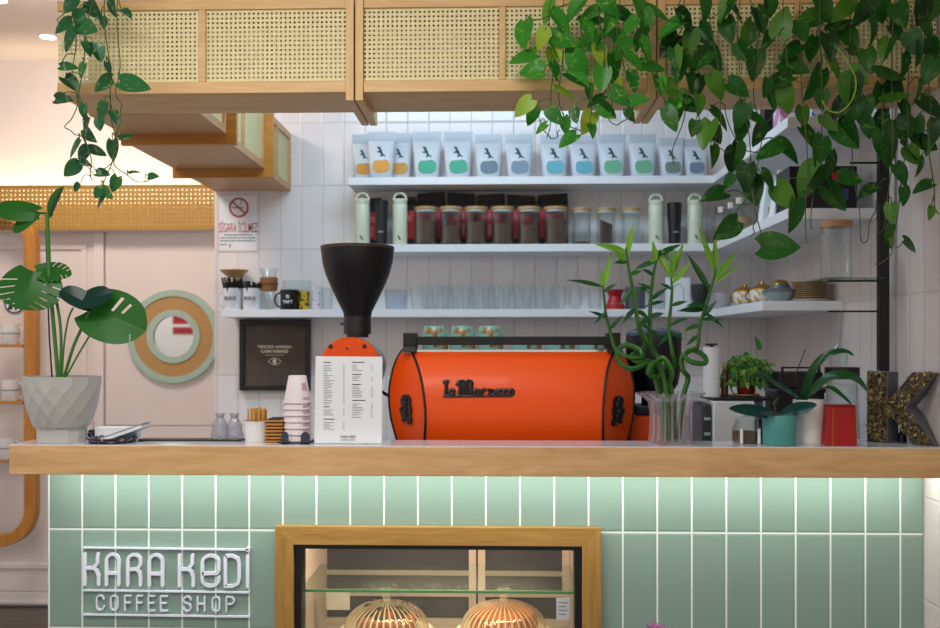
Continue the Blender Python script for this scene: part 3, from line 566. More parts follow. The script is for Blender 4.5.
MB().lathe([(0,-.02),(rh*.9,-.02),(rh*.9,.12),(0,.12)], 40, (X(352, YG2-.07)-gx, 0, ch), Matrix.Rotation(R(-90), 3, 'X')).obj('motor_housing', STEEL, gr)
for px, py, r in ((330.5,346.5,2.2),(347,348.5,1.1),(364.5,346.5,2.2)): MB().cyl(r*sg_, -.002, .0015, 12, (X(px, YG2-.077)-gx, -.0765, Z(py, YG2-.077, 350)-zwk), rot).obj('screw', BLACK, gr)
b = MB(); b.box(-.07, .07, -.05, .11, .03, ch-.03); b.obj('body', ORANGE, gr, bevel=.012); MB().box(-.095, .095, -.10, .14, 0, .03).obj('base', BLKM, gr, bevel=.008)
# ================================================================ second grinder behind the bamboo
YH = .60; s2 = M(1, YH); hx0 = X(653.5, YH); g2 = thing('coffee_grinder', 'black hoppered coffee grinder behind the lucky bamboo stalks', 'coffee grinder', (hx0, YH, zwk))
def zq(py): return Z(py, YH, 653)-zwk
MB().lathe([(0,zq(396)),(12*s2,zq(396)),(18*s2,zq(393)),(24*s2,zq(384)),(26.6*s2,zq(370)),(27.3*s2,zq(350)),(27.3*s2,zq(336)),(25*s2,zq(332)),(25*s2,zq(334)),(0,zq(334))], 40).obj('hopper', HOP, g2)
MB().lathe([(0,zq(328.5)),(18*s2,zq(328.5)),(25*s2,zq(331)),(27.6*s2,zq(333)),(27.6*s2,zq(335.8))], 40).obj('hopper_lid', mat('smoked_lid', '#3c4a5c', .15), g2)
MB().cyl(12*s2, zq(412), zq(395), 24).obj('collar', BLACK, g2)
MB().box(-28*s2, 10*s2, -.10, .09, .02, zq(413)).obj('body', ORANGE, g2, bevel=.01); MB().box(-30*s2, 12*s2, -.12, .10, 0, .02).obj('base', BLKM, g2, bevel=.004)
MB().box(-22*s2, 8*s2, -.105, .06, zq(412.8), zq(404)).obj('chute', BLKM, g2, bevel=.006)
# ================================================================ menu board
YMN = .05; p = P(348.5, 446.5, YMN); mn = thing('menu_board', 'white printed menu standing in front of the grinder', 'menu', (p.x, YMN, ZTOP+.0002)); sm_ = M(1, YMN)
def mx_(px): return X(px, YMN)-p.x
def mz(py): return Z(py, YMN, 348)-ZTOP
zb_ = 0.0
MB().prism([(mx_(314.3), .001), (mx_(315.6), mz(356.3)), (mx_(382.4), mz(356.8)), (mx_(381.6), .001)], 0, .004).obj('menu_sheet', PAPER, mn)
MB().box(mx_(314.5), mx_(381.5), -.0025, -.0005, 0, mz(443)).obj('clear_holder', GLASS, mn); MB().box(mx_(316), mx_(380), .0045, .05, 0, .003).obj('holder_foot', GLASS, mn)
b = MB(); hb = MB(); rnd = random.Random(3)
def ln(m_, px, py, w, th): m_.box(mx_(px), mx_(px+w), -.0004, .0002, mz(py+th/2), mz(py-th/2))
def block(x, ys, xpr, heads):
    for y in ys:
        if y in heads: ln(hb, x, y, rnd.uniform(6, 13), .9)
        else: ln(b, x, y, rnd.uniform(3.5, 11), .55); ln(b, xpr, y, 1.6, .55)
def py_(v): return 350+v/6.27
block(323.5, [362.5]+[365.5+1.68*i for i in range(24)]+[406.9]+[410+1.7*i for i in range(4)]+[419.3]+[422.5+1.7*i for i in range(5)], 343, (362.5, 406.9, 419.3))
block(352.3, [362.5]+[365.5+1.7*i for i in range(4)]+[374.5]+[377+1.7*i for i in range(3)]+[384.5]+[387+1.7*i for i in range(7)]+[400.5]+[404+1.7*i for i in range(9)], 371, (362.5, 374.5, 384.5, 400.5))
b.obj('printed_text', GREYP, mn); hb.obj('printed_headings', DKP, mn)
o = text_mb('KARA KEDI', 0, 0, 2.6*sm_, 0, .0004, 15*sm_, .05); o.v = [(v[0]+mx_(348), v[1]-.0002, v[2]+mz(436.8)) for v in o.v]; o.obj('printed_name', GREYP, mn)
o = text_mb('COFFEE SHOP', 0, 0, 1.8*sm_, 0, .0004, 14*sm_, .02); o.v = [(v[0]+mx_(348), v[1]-.0002, v[2]+mz(440)) for v in o.v]; o.obj('printed_tagline', GREYP, mn)
# ================================================================ things on the ledge, left part
def at(px, Y, z=ZTOP+.0003): return (X(px, Y), Y, z)
def px_prof(prof, Y): k = M(1, Y); return [(r*k, h*k) for r, h in prof]
# paper cup stack in a dark two pronged holder
Yc = .105; k1 = M(1, Yc)
hd = thing('cup_holder', 'dark blue pronged holder gripping the paper cup stack', 'holder', at(296, Yc))
SLATE = mat('slate_plastic', '#2b3442', .5)
MB().cyl(.058, 0, .004, 32).obj('base', SLATE, hd)
for (u0, u1) in ((281.5, 288.5), (301, 310)):
    w = (u1-u0)*k1/2; c = X((u0+u1)/2, Yc-.062)-hd.location.x; h = 12*k1
    MB().prism([(c-w,0),(c+w,0),(c+w,h-w),(c+w*.7,h-w*.3),(c,h),(c-w*.7,h-w*.3),(c-w,h-w)], -.066, -.060).obj('prong', SLATE, hd); MB().box(c-w, c+w, -.066, -.05, 0, .004).obj('prong_foot', SLATE, hd)
CUPW = mat('cup_card', '#e6dcde', .6, var=.02); CUPP = mat('pink_print', '#c9a3a8', .6)
for q in range(7):
    zc_ = ZTOP+.0046+q*6.3*k1; rb, rt, h = 13.7*k1, 8.9*k1, 27.5*k1
    sh = Matrix.Translation((0,0,0)); ox = (-.7+.25*q)*k1
    t = thing('paper_cup', ('topmost upturned white paper cup of the stack' if q == 6 else ORD[q]+' upturned white paper cup from the bottom of the stack'), 'paper cup', (X(297.5, Yc)+ox*.0, Yc, zc_), 'stacked paper cups')
    MB().lathe([(rb,.003),(rt,h-.002),(rt-.002,h),(0,h),(0,h-.006),(rt-.003,h-.006),(rb-.0013,.003)], 36).obj('body', CUPW, t)
    MB().lathe([(rb-.001,0),(rb+.0015,0),(rb+.002,.0022),(rb+.0012,.0042),(rb-.0012,.003)], 36).obj('rolled_rim', CUPW, t)
    m_ = MB()
    for a in (0.35, -.25, -.75): 
        for zf in ((.1,.2),(.45,.75)) if q == 6 else ((.04,.16),):
            ang = [R(-40)+a*.35+i*.06 for i in range(4)]; rr0 = lambda f: rb+(rt-rb)*f+.0006
            m_.loft([[(rr0(f)*math.cos(g), rr0(f)*math.sin(g), .003+f*(h-.005)) for g in ang] for f in zf], False, False)
    m_.obj('pink_print', CUPP, t)
# stack of wooden coasters
for q in range(7):
    t = thing('coaster', ('topmost wooden coaster of the stack beside paper cups' if q == 6 else ORD[q]+' wooden coaster from the bottom of the stack'), 'coaster', (X(277, .12), .12, ZTOP+.0005+q*.0102), 'stacked wooden coasters')
    MB().box(-.027, .027, -.045, .045, 0, .0062).obj('board', ORWX, t, bevel=.001); MB().box(-.020, .020, -.038, .038, .0063, .0098).obj('felt_pad', BLACK, t)
# cup of wooden stirrers
Ys = .118; k2 = M(1, Ys); t = thing('stirrer_cup', 'plain white cup holding the wooden stirrers', 'cup', at(257, Ys)); b = MB().lathe(px_prof([(0,0),(12,0),(13.6,20.5),(13.2,20.5),(11.6,.6),(0,.6)], Ys), 36).obj('body', CERAM, t)
rn = random.Random(5); stir = wood('birch', '#a9752f', '#cf9d52', 'z'); sme = None
MB().lathe(px_prof([(13.0,19.4),(14.0,19.6),(14.0,20.8),(13.0,20.8)], Ys), 36).obj('rim', CERAM, t)
proto = None
for q in range(20):
    a = q*2.4; rad = 9.9*k2*math.sqrt((q+.5)/20); loc = (X(257, Ys)+rad*1.05*math.cos(a), Ys+rad*math.sin(a), ZTOP+.0045)
    if proto is None:
        o = MB(); o.box(-.0036, .0036, -.0007, .0007, 0, .0985); proto = o.obj('wooden_stirrer', stir, None, loc, bevel=.0006); tag(proto, 'flat wooden stirrer standing in the plain white cup', 'stirrer', 'wooden stirrers in the cup'); s_ = proto
    else: s_ = proto.copy(); COL.objects.link(s_); s_.location = loc
    s_.rotation_euler = (0, rad*math.cos(a)*1.2, a*1.3); s_.scale = (1, 1, .94+.06*rn.random())
# two small glass cruets
for q, px in enumerate((220, 234.5)):
    t = thing('glass_bottle', ['small clear glass bottle, left of the pair by the stirrers', 'small clear glass bottle, right of the pair by the stirrers'][q], 'bottle', at(px, .14, ZTOP+.0052), 'small clear bottles on the black mat')
    MB().lathe(px_prof([(0,0),(8.6,0),(8.8,3),(7.2,10),(8,14),(4.6,19),(3.6,22),(5,25.5),(4.4,25.5),(3,22),(4.2,18.6),(7.2,13.6),(6.6,10),(8,3),(0,1)], .19), 24, wob=lambda a, z: 1+.07*math.cos(6*a)).obj('body', glass('smoky_glass', '#eeeef2', .6, .1, frost=.18), t)
    MB().lathe(px_prof([(0,21),(3,21),(3.1,24),(0,24.4)], .19), 16).obj('stopper', STEEL, t)
xa_, xb_ = X(141, .14), X(243, .14); t = thing('bar_mat', 'thin black bar mat along the back of the ledge', 'mat', ((xa_+xb_)/2, .205, ZTOP+.0002)); w = (xb_-xa_)/2
MB().box(-w, w, -.027, .027, 0, .0048).obj('mat_sheet', BLACK, t, bevel=.001)
t.location.y = .1425
# dish, booklet, papers
t = thing('coaster_dish', 'shallow dish with dark blue gilded rim beside grey planter', 'dish', at(112, .078)); k3 = M(1, .06)
NAVY = glaze('navy_gilt', '#1d2350', '#b99a6a', .6, 90)
MB().lathe([(0,0),(20*k3,0),(24.5*k3,3.4*k3),(24.8*k3,5.2*k3),(23.5*k3,5.4*k3),(20*k3,2*k3),(0,1.6*k3)], 48).obj('body', NAVY, t); MB().lathe([(0,1.7*k3),(19.5*k3,2.1*k3),(19.3*k3,2.6*k3),(0,2.2*k3)], 48).obj('well', CERAM, t)
t = thing('bead_ornament', 'small blue glass bead ornament leaning behind the planter', 'ornament', at(92.5, .155)); MB().lathe(px_prof([(0,0),(4,1.5),(5,5),(4,9),(1.4,11),(0,11.2)], .14), 20).obj('bead', NAVY, t)
MB().tube([(0,0,11*M(1,.14)),(.004,0,15*M(1,.14)),(.002,0,19.5*M(1,.14))], .0013, 6).obj('cord', mat('beige_cord', '#b69c86', .8), t)
t = thing('paper_stack', 'stack of blank white paper behind the blue rimmed dish', 'paper', at(118, .138)); w = 22*M(1, .21)
MB().box(-w, w*.9, -.010, .030, 0, .040).obj('sheets', PAPER, t, bevel=.001)
t = thing('booklet', 'grey edged booklet leaning on the white paper stack', 'booklet', (X(135, .15), .15, ZTOP+.001)); ang = Matrix.Rotation(R(-19), 3, 'Y')
h0 = .030
MB().obox((0, 0, h0), (.118, .07, .010), ang).obj('pages', PAPER, t); MB().obox((0, 0, h0+.0065), (.122, .074, .0025), ang).obj('cover', mat('grey_cover', '#6f7f8e', .4), t); MB().obox((0, 0, h0-.0065), (.122, .074, .0025), ang).obj('cover', MATS['grey_cover'], t)
t.location.y = .088
# ================================================================ letter K with dried leaves
YK = .163; p0 = X(867, YK); th = R(-42); t = thing('letter_planter', 'grey letter K filled with dried brown leaves', 'letter', (p0, YK, ZTOP+.0004), rz=th)
hK = 69*M(1, YK); q = M(1, YK)/1.0
w1 = 20*q; wT = 65*q; Kp = [(0,0),(w1,0),(w1,.36*hK),(w1*1.22,.38*hK),(wT*.66,0),(wT,0),(wT*.58,.52*hK),(wT*1.0,hK),(wT*.66,hK),(w1,.58*hK),(w1,hK),(0,hK)]
MB().prism(Kp, .012, .085).obj('letter_back', mat('grey_card', '#66656b', .7), t)
edge = MB(); n = len(Kp)
for i in range(n):
    a = Vector((Kp[i][0], 0, Kp[i][1])); e = Vector((Kp[(i+1)%n][0], 0, Kp[(i+1)%n][1])); d_ = (e-a).normalized(); nn = Vector((d_.z, 0, -d_.x))
    ar = sum(Kp[j][0]*Kp[(j+1)%n][1]-Kp[(j+1)%n][0]*Kp[j][1] for j in range(n))
    if ar < 0: nn = -nn
    o0 = a - nn*.002; o1 = e - nn*.002
    edge.add([a, e, o1, o0, a+Vector((0,.0119,0)), e+Vector((0,.0119,0)), o1+Vector((0,.0119,0)), o0+Vector((0,.0119,0))], [(0,1,2,3),(7,6,5,4),(0,4,5,1),(1,5,6,2),(2,6,7,3),(3,7,4,0)])
edge.obj('rim', MATS['grey_card'], t)
def inK(x, z):
    c = False; j = n-1
    for i in range(n):
        if (Kp[i][1] > z) != (Kp[j][1] > z) and x < (Kp[j][0]-Kp[i][0])*(z-Kp[i][1])/(Kp[j][1]-Kp[i][1])+Kp[i][0]: c = not c
        j = i
    return c
lf = MB(); rn = random.Random(11); cnt = 0
while cnt < 900:
    x, z = rn.uniform(0, wT), rn.uniform(.003, hK)
    if not (inK(x, z) and inK(x+.004, z) and inK(x-.004, z)): continue
    cnt += 1; L = rn.uniform(.010, .022); w = L*rn.uniform(.3, .55)
    d1 = Vector((rn.uniform(-1,1), rn.uniform(-.6,.2), rn.uniform(-1,1))).normalized(); d2 = d1.cross(Vector((rn.uniform(-.5,.5), -1, rn.uniform(-.5,.5)))).normalized(); nn = d1.cross(d2)
    c = Vector((x, rn.uniform(-.010, .006), z))
    lf.add([c-d1*L/2, c+d2*w/2+nn*.002, c+d1*L/2, c-d2*w/2+nn*.002], [(0,1,2),(0,2,3)])
o = lf.obj('dried_leaves', leafmat('dried_leaf', '#433625', '#7d6c48', '#bda672', .8, .7), t, flat=True); o['kind'] = 'stuff'
# ================================================================ wall shelves
YFS = 1.65; XI = .975; TS = .0355
def shelf(label, xl, ztop, yend):
    t = thing('wall_shelf', label, 'shelf', (0, 0, ztop-TS), 'white wall shelves')
    poly = [(xl, YFS), (XI, YFS), (XI, yend), (XR-.0015, yend), (XR-.0015, YB-.0015), (xl, YB-.0015)]
    m = MB(); n = len(poly); m.add([(x, y, 0) for x, y in poly]+[(x, y, TS) for x, y in poly], [tuple(reversed(range(n))), tuple(range(n, 2*n))]+[(i, (i+1) % n, n+(i+1) % n, n+i) for i in range(n)])
    m.obj('board', SHELFW, t, bevel=.0015); return ztop
S1 = shelf('topmost white wall shelf, lined with coffee pouches', X(348, YFS), Z(176.5, YFS), .51)
S2 = shelf('middle white wall shelf with thermos bottles and jars', X(349, YFS), Z(244, YFS), .51)
S3 = shelf('lowest white wall shelf with glasses and mugs', X(221, YFS), Z(309.3, YFS), .82)
EPS = .0004
# ---- pouches
POUCH = mat('pouch_white', '#c6ced6', .4, var=.02); SEAL = mat('pouch_seal', '#aeb8c2', .35, var=.03)
MARK = mat('mark_teal', '#123c40', .5)
CAT = [(-.75,1.1),(-.45,.85),(-.15,1.0),(-.1,.6),(.25,.2),(.5,-.35),(1.2,-.85),(1.2,-1.0),(.45,-.75),(.1,-1.0),(-.15,-.85),(.05,-.5),(-.25,-.2),(-1.0,-.15),(-1.0,0),(-.4,.15),(-.6,.5),(-.9,.75)][::-1]
def sgp(v, e): return math.copysign(abs(v)**e, v)
BEAN = [(sgp(math.cos(R(a)), .75), sgp(math.sin(R(a)), .75)*.82 - (.16*math.exp(-(sgp(math.cos(R(a)), .75)*2.2+.3)**2) if math.sin(R(a)) > 0 else -.04*math.cos(R(a)))) for a in range(0, 360, 15)]
def pouch(px, w, top, col, cname, label, Y):
    sy = M(1, Y); W = w*sy/2; H = Z(top, Y, px)-S1
    t = thing('coffee_pouch', label, 'coffee pouch', (X(px, Y), Y, S1+EPS), 'coffee pouches on the top shelf')
    def ring(f, wf, d): return [(W*wf*math.copysign(abs(math.cos(a))**.5, math.cos(a)), d*math.copysign(abs(math.sin(a))**.8, math.sin(a)), H*f) for a in [2*math.pi*(i+.5)/24 for i in range(24)]]
    MB().loft([ring(0,.80,.034), ring(.02,.83,.038), ring(.2,.87,.036), ring(.5,.94,.028), ring(.72,.985,.014), ring(.80,1,.004)]).obj('body', POUCH, t, ang=50)
    MB().loft([ring(.80,1,.0035), ring(.81,1,.002), ring(.985,1,.0016), ring(1,.995,.0012)]).obj('seal_strip', SEAL, t, ang=50)
    def yy(f): 
        for (f0,d0),(f1,d1) in zip(((0,.034),(.02,.038),(.2,.036),(.5,.028),(.72,.014),(.8,.004)), ((.02,.038),(.2,.036),(.5,.028),(.72,.014),(.8,.004),(1,.001))):
            if f0 <= f <= f1: return -(d0+(d1-d0)*(f-f0)/(f1-f0))-.001
        return -.002
    m = MB(); pts = [(.05*W+.62*W*x, H*.25+.62*W*y) for x, y in BEAN]; pc = [(x, yy(z/H), z) for x, z in pts]
    m.add(pc+[(x, y-.0008, z) for x, y, z in pc], [tuple(range(24, 48))]+[(i, (i+1) % 24, 24+(i+1) % 24, 24+i) for i in range(24)]); m.f = [tuple(reversed(f)) for f in m.f]; m.obj('bean_patch', mat('patch_'+cname, col, .5, var=.1, scale=60), t, flat=True)
    m = MB(); n = len(CAT); pts = [(.30*W*x, H*.56+.40*W*y) for x, y in CAT]; pc = [(x, yy(z/H), z) for x, z in pts]
    m.add([(x, y-.001, z) for x, y, z in pc], [tuple(range(n))]); m.obj('leaping_mark', MARK, t, flat=True)
PL = [(364,24,134.5,'#c98a1c','amber','white pouch with amber patch at the left end of the top shelf',1.775),(381.5,27.5,132,'#d4921c','amber2','foremost white pouch with amber patch, overlapping two others',1.70),(400,25,133.5,'#c98a1c','amber','white pouch with amber patch half hidden, right of the amber three',1.775),
 (427,29,132,'#2f9f7c','green','white pouch with bright green patch, left of the bright green pair',1.73),(458,29,132,'#2f9f7c','green','white pouch with bright green patch, right of the bright green pair',1.73),
 (488.5,28,134.5,'#5f7488','slate','white pouch with slate patch beside the bright green pair',1.73),(519,28,134.5,'#71879a','slate2','white pouch with grey patch left of the sky blue pair',1.73),
 (554,28,135,'#5aa4b6','sky','white pouch with sky blue patch under the hanging leaf tip',1.73),(583,27.5,136,'#5aa4b6','sky','white pouch with sky blue patch beside the pale green pair',1.73),
 (611.5,28,134.5,'#63aa86','pale_green','white pouch with pale green patch, left of the pale green pair',1.73),(642,27.5,134.5,'#63aa86','pale_green','white pouch with pale green patch, right of the pale green pair',1.73),
 (671,25,138,'#6c8278','olive','white pouch with dull olive patch near the shelf corner',1.73),(695,24,139,'#727f96','lilac','white pouch with lilac grey patch, last at the right',1.74)]
for q in PL: pouch(*q)
# ---- second shelf: thermos bottles, tumblers, coffee bags, jars
MINT = mat('pale_mint_enamel', '#d4dac2', .35, var=.02)
def thermos(px, Y, label, top=191.5):
    k = M(1, Y); t = thing('thermos', label, 'thermos', (X(px, Y), Y, S2+EPS), 'pale mint thermos bottles')
    h = Z(top, Y, px)-S2; r = 7.4*k
    MB().lathe([(0,0),(r*.96,0),(r,.004),(r,h*.74),(r*.96,h*.755),(0,h*.755)], 32).obj('bottle', MINT, t)
    MB().lathe([(0,h*.757),(r*.93,h*.757),(r*.98,h*.77),(r*.98,h*.83),(r*.7,h*.86),(0,h*.86)], 32).obj('cap', MINT, t)
    MB().tube([(r*.88*math.cos(R(a)), 0, h*.835+h*.135*math.sin(R(a))) for a in range(0, 181, 15)], .0055, 8).obj('carry_loop', MINT, t)
    m = MB(); n = len(CAT); m.prism([(.009*x, h*.13+.011*y) for x, y in CAT], -r-.0012, -r+.004); m.obj('small_mark', MARK, t)
thermos(362.5, 1.70, 'pale mint thermos standing at the left end of the shelf'); thermos(400, 1.70, 'pale mint thermos standing before a black and red bag')
thermos(656, 1.71, 'pale mint thermos right of the empty cork lidded jar', 193); thermos(695, 1.71, 'pale mint thermos nearest the shelf corner', 193)
TUM = mat('tumbler_black', '#191b20', .35)
def tumbler(px, Y, top, rb, rt, label):
    k = M(1, Y); h = Z(top, Y, px)-S2; t = thing('tumbler', label, 'tumbler', (X(px, Y), Y, S2+EPS), 'black travel tumblers')
    MB().lathe([(0,0),(rb*k,0),(rb*k,.01),(rt*k*.93,h*.6),(rt*k,h*.9),(0,h*.9)], 32).obj('body', TUM, t); MB().lathe([(0,h*.901),(rt*k*1.02,h*.901),(rt*k*1.02,h*.98),(rt*k*.9,h),(0,h)], 32).obj('lid', BLACK, t)
    MB().box(-.012, .012, -rb*k*1.08-.0012, -rb*k*.9, h*.27, h*.31).obj('printed_word', GREYP, t)
tumbler(381.5, 1.69, 201, 5.4, 6.6, 'black travel tumbler between the two left thermos bottles'); tumbler(674.5, 1.71, 203, 5.5, 7.2, 'black travel tumbler between the two right thermos bottles')
BAGB = mat('bag_black', '#101013', .5); REDL = mat('bag_red', '#bf2430', .5, var=.1); REDP = mat('bag_pink', '#d06a70', .5)
def cbag(px, w, top, label, i):
    Y = 1.815; k = M(1, Y); W = w*k/2; H = Z(top, Y, px)-S2; t = thing('coffee_bag', label, 'coffee bag', (X(px, Y), Y, S2+EPS), 'black coffee bags behind the jars')
    MB().loft([[(-W,-.036,z),(W,-.036,z),(W,.036,z),(-W,.036,z)] for z in (0, H*.74)]).obj('body', BAGB, t, bevel=.003)
    sl = .004*(-1 if i % 2 else 1)
    MB().loft([[(-W,-.037,H*.74),(W,-.037,H*.74),(W,.036,H*.74),(-W,.036,H*.74)], [(-W,-.028,H*.80),(W,-.028,H*.80),(W,.034,H*.80),(-W,.034,H*.80)], [(-W*.98,-.024,H*(1-.0)-sl),(W*.98,-.024,H+sl),(W*.98,-.008,H+sl),(-W*.98,-.008,H-sl)]]).obj('folded_top', BAGB, t)
    MB().box(-W*.93, W*.93, -.0375, -.0362, H*.16, H*.70).obj('red_label', REDL, t); m = MB(); m.box(-W*.6, W*.6, -.0383, -.0376, H*.5, H*.62); m.box(-W*.25, W*.25, -.0383, -.0376, H*.22, H*.42); m.obj('label_print', REDP, t)
for i, (px, w, top) in enumerate(((372,20,199),(406,20,197),(431,28,193.5),(461.5,28,194),(491,28,195),(521,28,196),(552.5,30,195))):
    cbag(px, w, top, ['black coffee bag with red label right of the first thermos','black coffee bag with red label behind the second thermos','first tall black coffee bag, behind the leftmost jar','second tall black coffee bag from the left behind the jars','middle tall black coffee bag behind the jars','second tall black coffee bag from the right behind jars','last tall black coffee bag, at the right behind the jars'][i], i)
CLID = mat('bamboo_lid', '#ad8850', .5, var=.1, scale=80)
def jar(px, w, label, fill, Y=1.705, top=207.5, base=None, bt=None, group='cork lidded glass jars on the middle shelf'):
    k = M(1, Y); b0 = S2 if base is None else base; r = w*k/2; H = Z(top, Y, px)-b0; t = thing('jar', label, 'jar', (X(px, Y), Y, b0+EPS), group)
    MB().lathe([(0,0),(r*.97,0),(r,.003),(r,H*.92),(r*.96,H*.92),(r*.95,.005),(0,.005)], 32).obj('glass_body', GLASSB, t)
    MB().lathe([(0,H*.921),(r*1.02,H*.921),(r*1.02,H*.99),(r,H),(0,H)], 32).obj('cork_lid', CLID, t); MB().lathe([(0,H*.87),(r*.93,H*.87),(r*.93,H*.92),(0,H*.92)], 24).obj('lid_seal', WHITE, t)
    if fill == 'pack': MB().add([(-r*.62,-r*.5,.006),(r*.66,-r*.3,.006),(r*.55,r*.5,.006),(-r*.62,r*.4,.006),(-r*.62,-r*.5,H*.68),(r*.66,-r*.3,H*.55),(r*.55,r*.5,H*.55),(-r*.62,r*.4,H*.68)], [(0,3,2,1),(4,5,6,7),(0,1,5,4),(1,2,6,5),(2,3,7,6),(3,0,4,7)]).obj('brown_packet', mat('brown_packet', '#4a2c1c', .5, var=.3), t)
    elif fill: MB().lathe([(0,.0055),(r*.93,.0055),(r*.93,H*fill),(r*.4,H*(fill+.02)),(0,H*fill)], 32).obj('coffee_beans', BEANS, t)
for i, (px, w) in enumerate(((426,23),(451,23),(476,23),(502.5,23),(529,23),(555.5,23.5))): jar(px, w, 'cork lidded jar of coffee beans, '+['leftmost of the six','second from left of the six','third from left of the six','third from right of the six','second from right of the six','rightmost of the six'][i], (.62,.5,.6,.55,.5,.66)[i])
jar(581.5, 18.5, 'nearly empty cork lidded jar with a little coffee at bottom', .07, 1.71, 208.5); jar(606, 18.5, 'cork lidded jar holding a slanted brown packet', 'pack', 1.71, 208.5); jar(631, 18.5, 'empty cork lidded jar left of the third thermos', 0, 1.71, 208.5)
# jars with steel lids and paper filter packs along the right wall
BISC = mat('biscuit', '#b08a64', .7, var=.4, scale=90)
for i, (x, y) in enumerate(((1.035,1.72),(1.05,1.58),(1.055,1.44))):
    t = thing('storage_jar', 'steel lidded jar of wrapped sweets on the side shelf, '+['farthest from the bar','middle of three','nearest the bar'][i], 'jar', (x, y, S2+EPS), 'steel lidded jars on the side shelf')
    MB().lathe([(0,0),(.05,0),(.052,.004),(.052,.125),(.036,.145),(.034,.145),(.049,.124),(.049,.005),(0,.005)], 28).obj('glass_body', GLASSB, t); MB().lathe([(0,.1455),(.039,.1455),(.039,.172),(.036,.176),(0,.176)], 28).obj('steel_lid', STEEL, t)
    MB().lathe([(0,.006),(.046,.006),(.046,.085),(.03,.095),(0,.09)], 20, wob=lambda a, z: 1-.06*abs(math.sin(5*a+z*200))).obj('sweets', BISC, t)
for i, (x, y) in enumerate(((1.07,1.02),(1.08,.90))):
    t = thing('filter_pack', ['white paper filter pack beside the steel lidded jars', 'white paper filter pack beside the black carton'][i], 'packet', (x, y, S2+EPS), 'white filter packs on the side shelf')
    MB().loft([[(-.055,-.04,0),(.055,-.04,0),(.055,.04,0),(-.055,.04,0)],[(-.04,-.03,.11),(.04,-.03,.11),(.04,.03,.11),(-.04,.03,.11)],[(-.026,-.004,.20),(.026,-.004,.20),(.026,.004,.20),(-.026,.004,.20)]]).obj('pack_body', PAPER, t); MB().box(-.03, .03, -.0425, -.038, .03, .07).obj('brown_label', BISC, t)
t = thing('carton', 'black carton with a red mark at front of side shelf', 'box', (1.105, .60, S2+EPS)); MB().box(-.115, .115, -.06, .10, 0, .148).obj('box_body', BLACK, t, bevel=.002); MB().box(.03, .05, -.0615, -.0602, .085, .125).obj('red_mark', REDL, t); MB().box(.06, .085, -.0612, -.0602, .03, .07).obj('blue_mark', mat('blue_print', '#3b4a8a', .5), t)
# packs on the top shelf along the right wall
t = thing('coffee_bag', 'black bag on the top side shelf behind the leaves', 'coffee bag', (1.06, .92, S1+EPS)); MB().loft([[(-.06,-.035,0),(.06,-.035,0),(.06,.035,0),(-.06,.035,0)],[(-.06,-.03,.15),(.06,-.03,.15),(.06,.03,.15),(-.06,.03,.15)],[(-.058,-.004,.20),(.058,-.004,.20),(.058,.004,.20),(-.058,.004,.20)]]).obj('bag_body', BAGB, t); MB().box(-.03, .03, -.0365, -.034, .04, .09).obj('grey_label', GREYP, t)
def stripes(name, cols, scale):
    m, nt, b, out = base_mat(name); L = nt.links; tc = N(nt, 'ShaderNodeTexCoord'); w = N(nt, 'ShaderNodeTexWave', Scale=scale); w.bands_direction = 'DIAGONAL'; L.new(tc.outputs['Object'], w.inputs['Vector']); cr = N(nt, 'ShaderNodeValToRGB'); cr.color_ramp.interpolation = 'CONSTANT'
    for i, c in enumerate(cols):
        e = cr.color_ramp.elements[i] if i < 2 else cr.color_ramp.elements.new(i/len(cols)); e.position = i/len(cols); e.color = hx(c)
    L.new(w.outputs['Fac'], cr.inputs[0]); L.new(cr.outputs[0], b.inputs['Base Color']); b.inputs['Roughness'].default_value = .4; return m
for (nm, lab, x, y, w, h, cols) in (('carton', 'pink and white carton on the top side shelf', 1.045, .70, .05, .10, ('#d07ab0','#d07ab0','#e6dfe8')), ('carton', 'blue and white striped carton on the top side shelf', 1.15, .60, .075, .085, ('#e4e9ee','#5f9ccb','#dfe5ea'))):
    t = thing(nm, lab, 'box', (x, y, S1+EPS)); MB().box(-w, w, -.03, .05, 0, h).obj('box_body', stripes(lab.split()[0]+'_stripes', cols, 6), t, bevel=.002); MB().box(-w*.4, w*.4, -.0312, -.03, h*.2, h*.5).obj('label', PAPER, t)
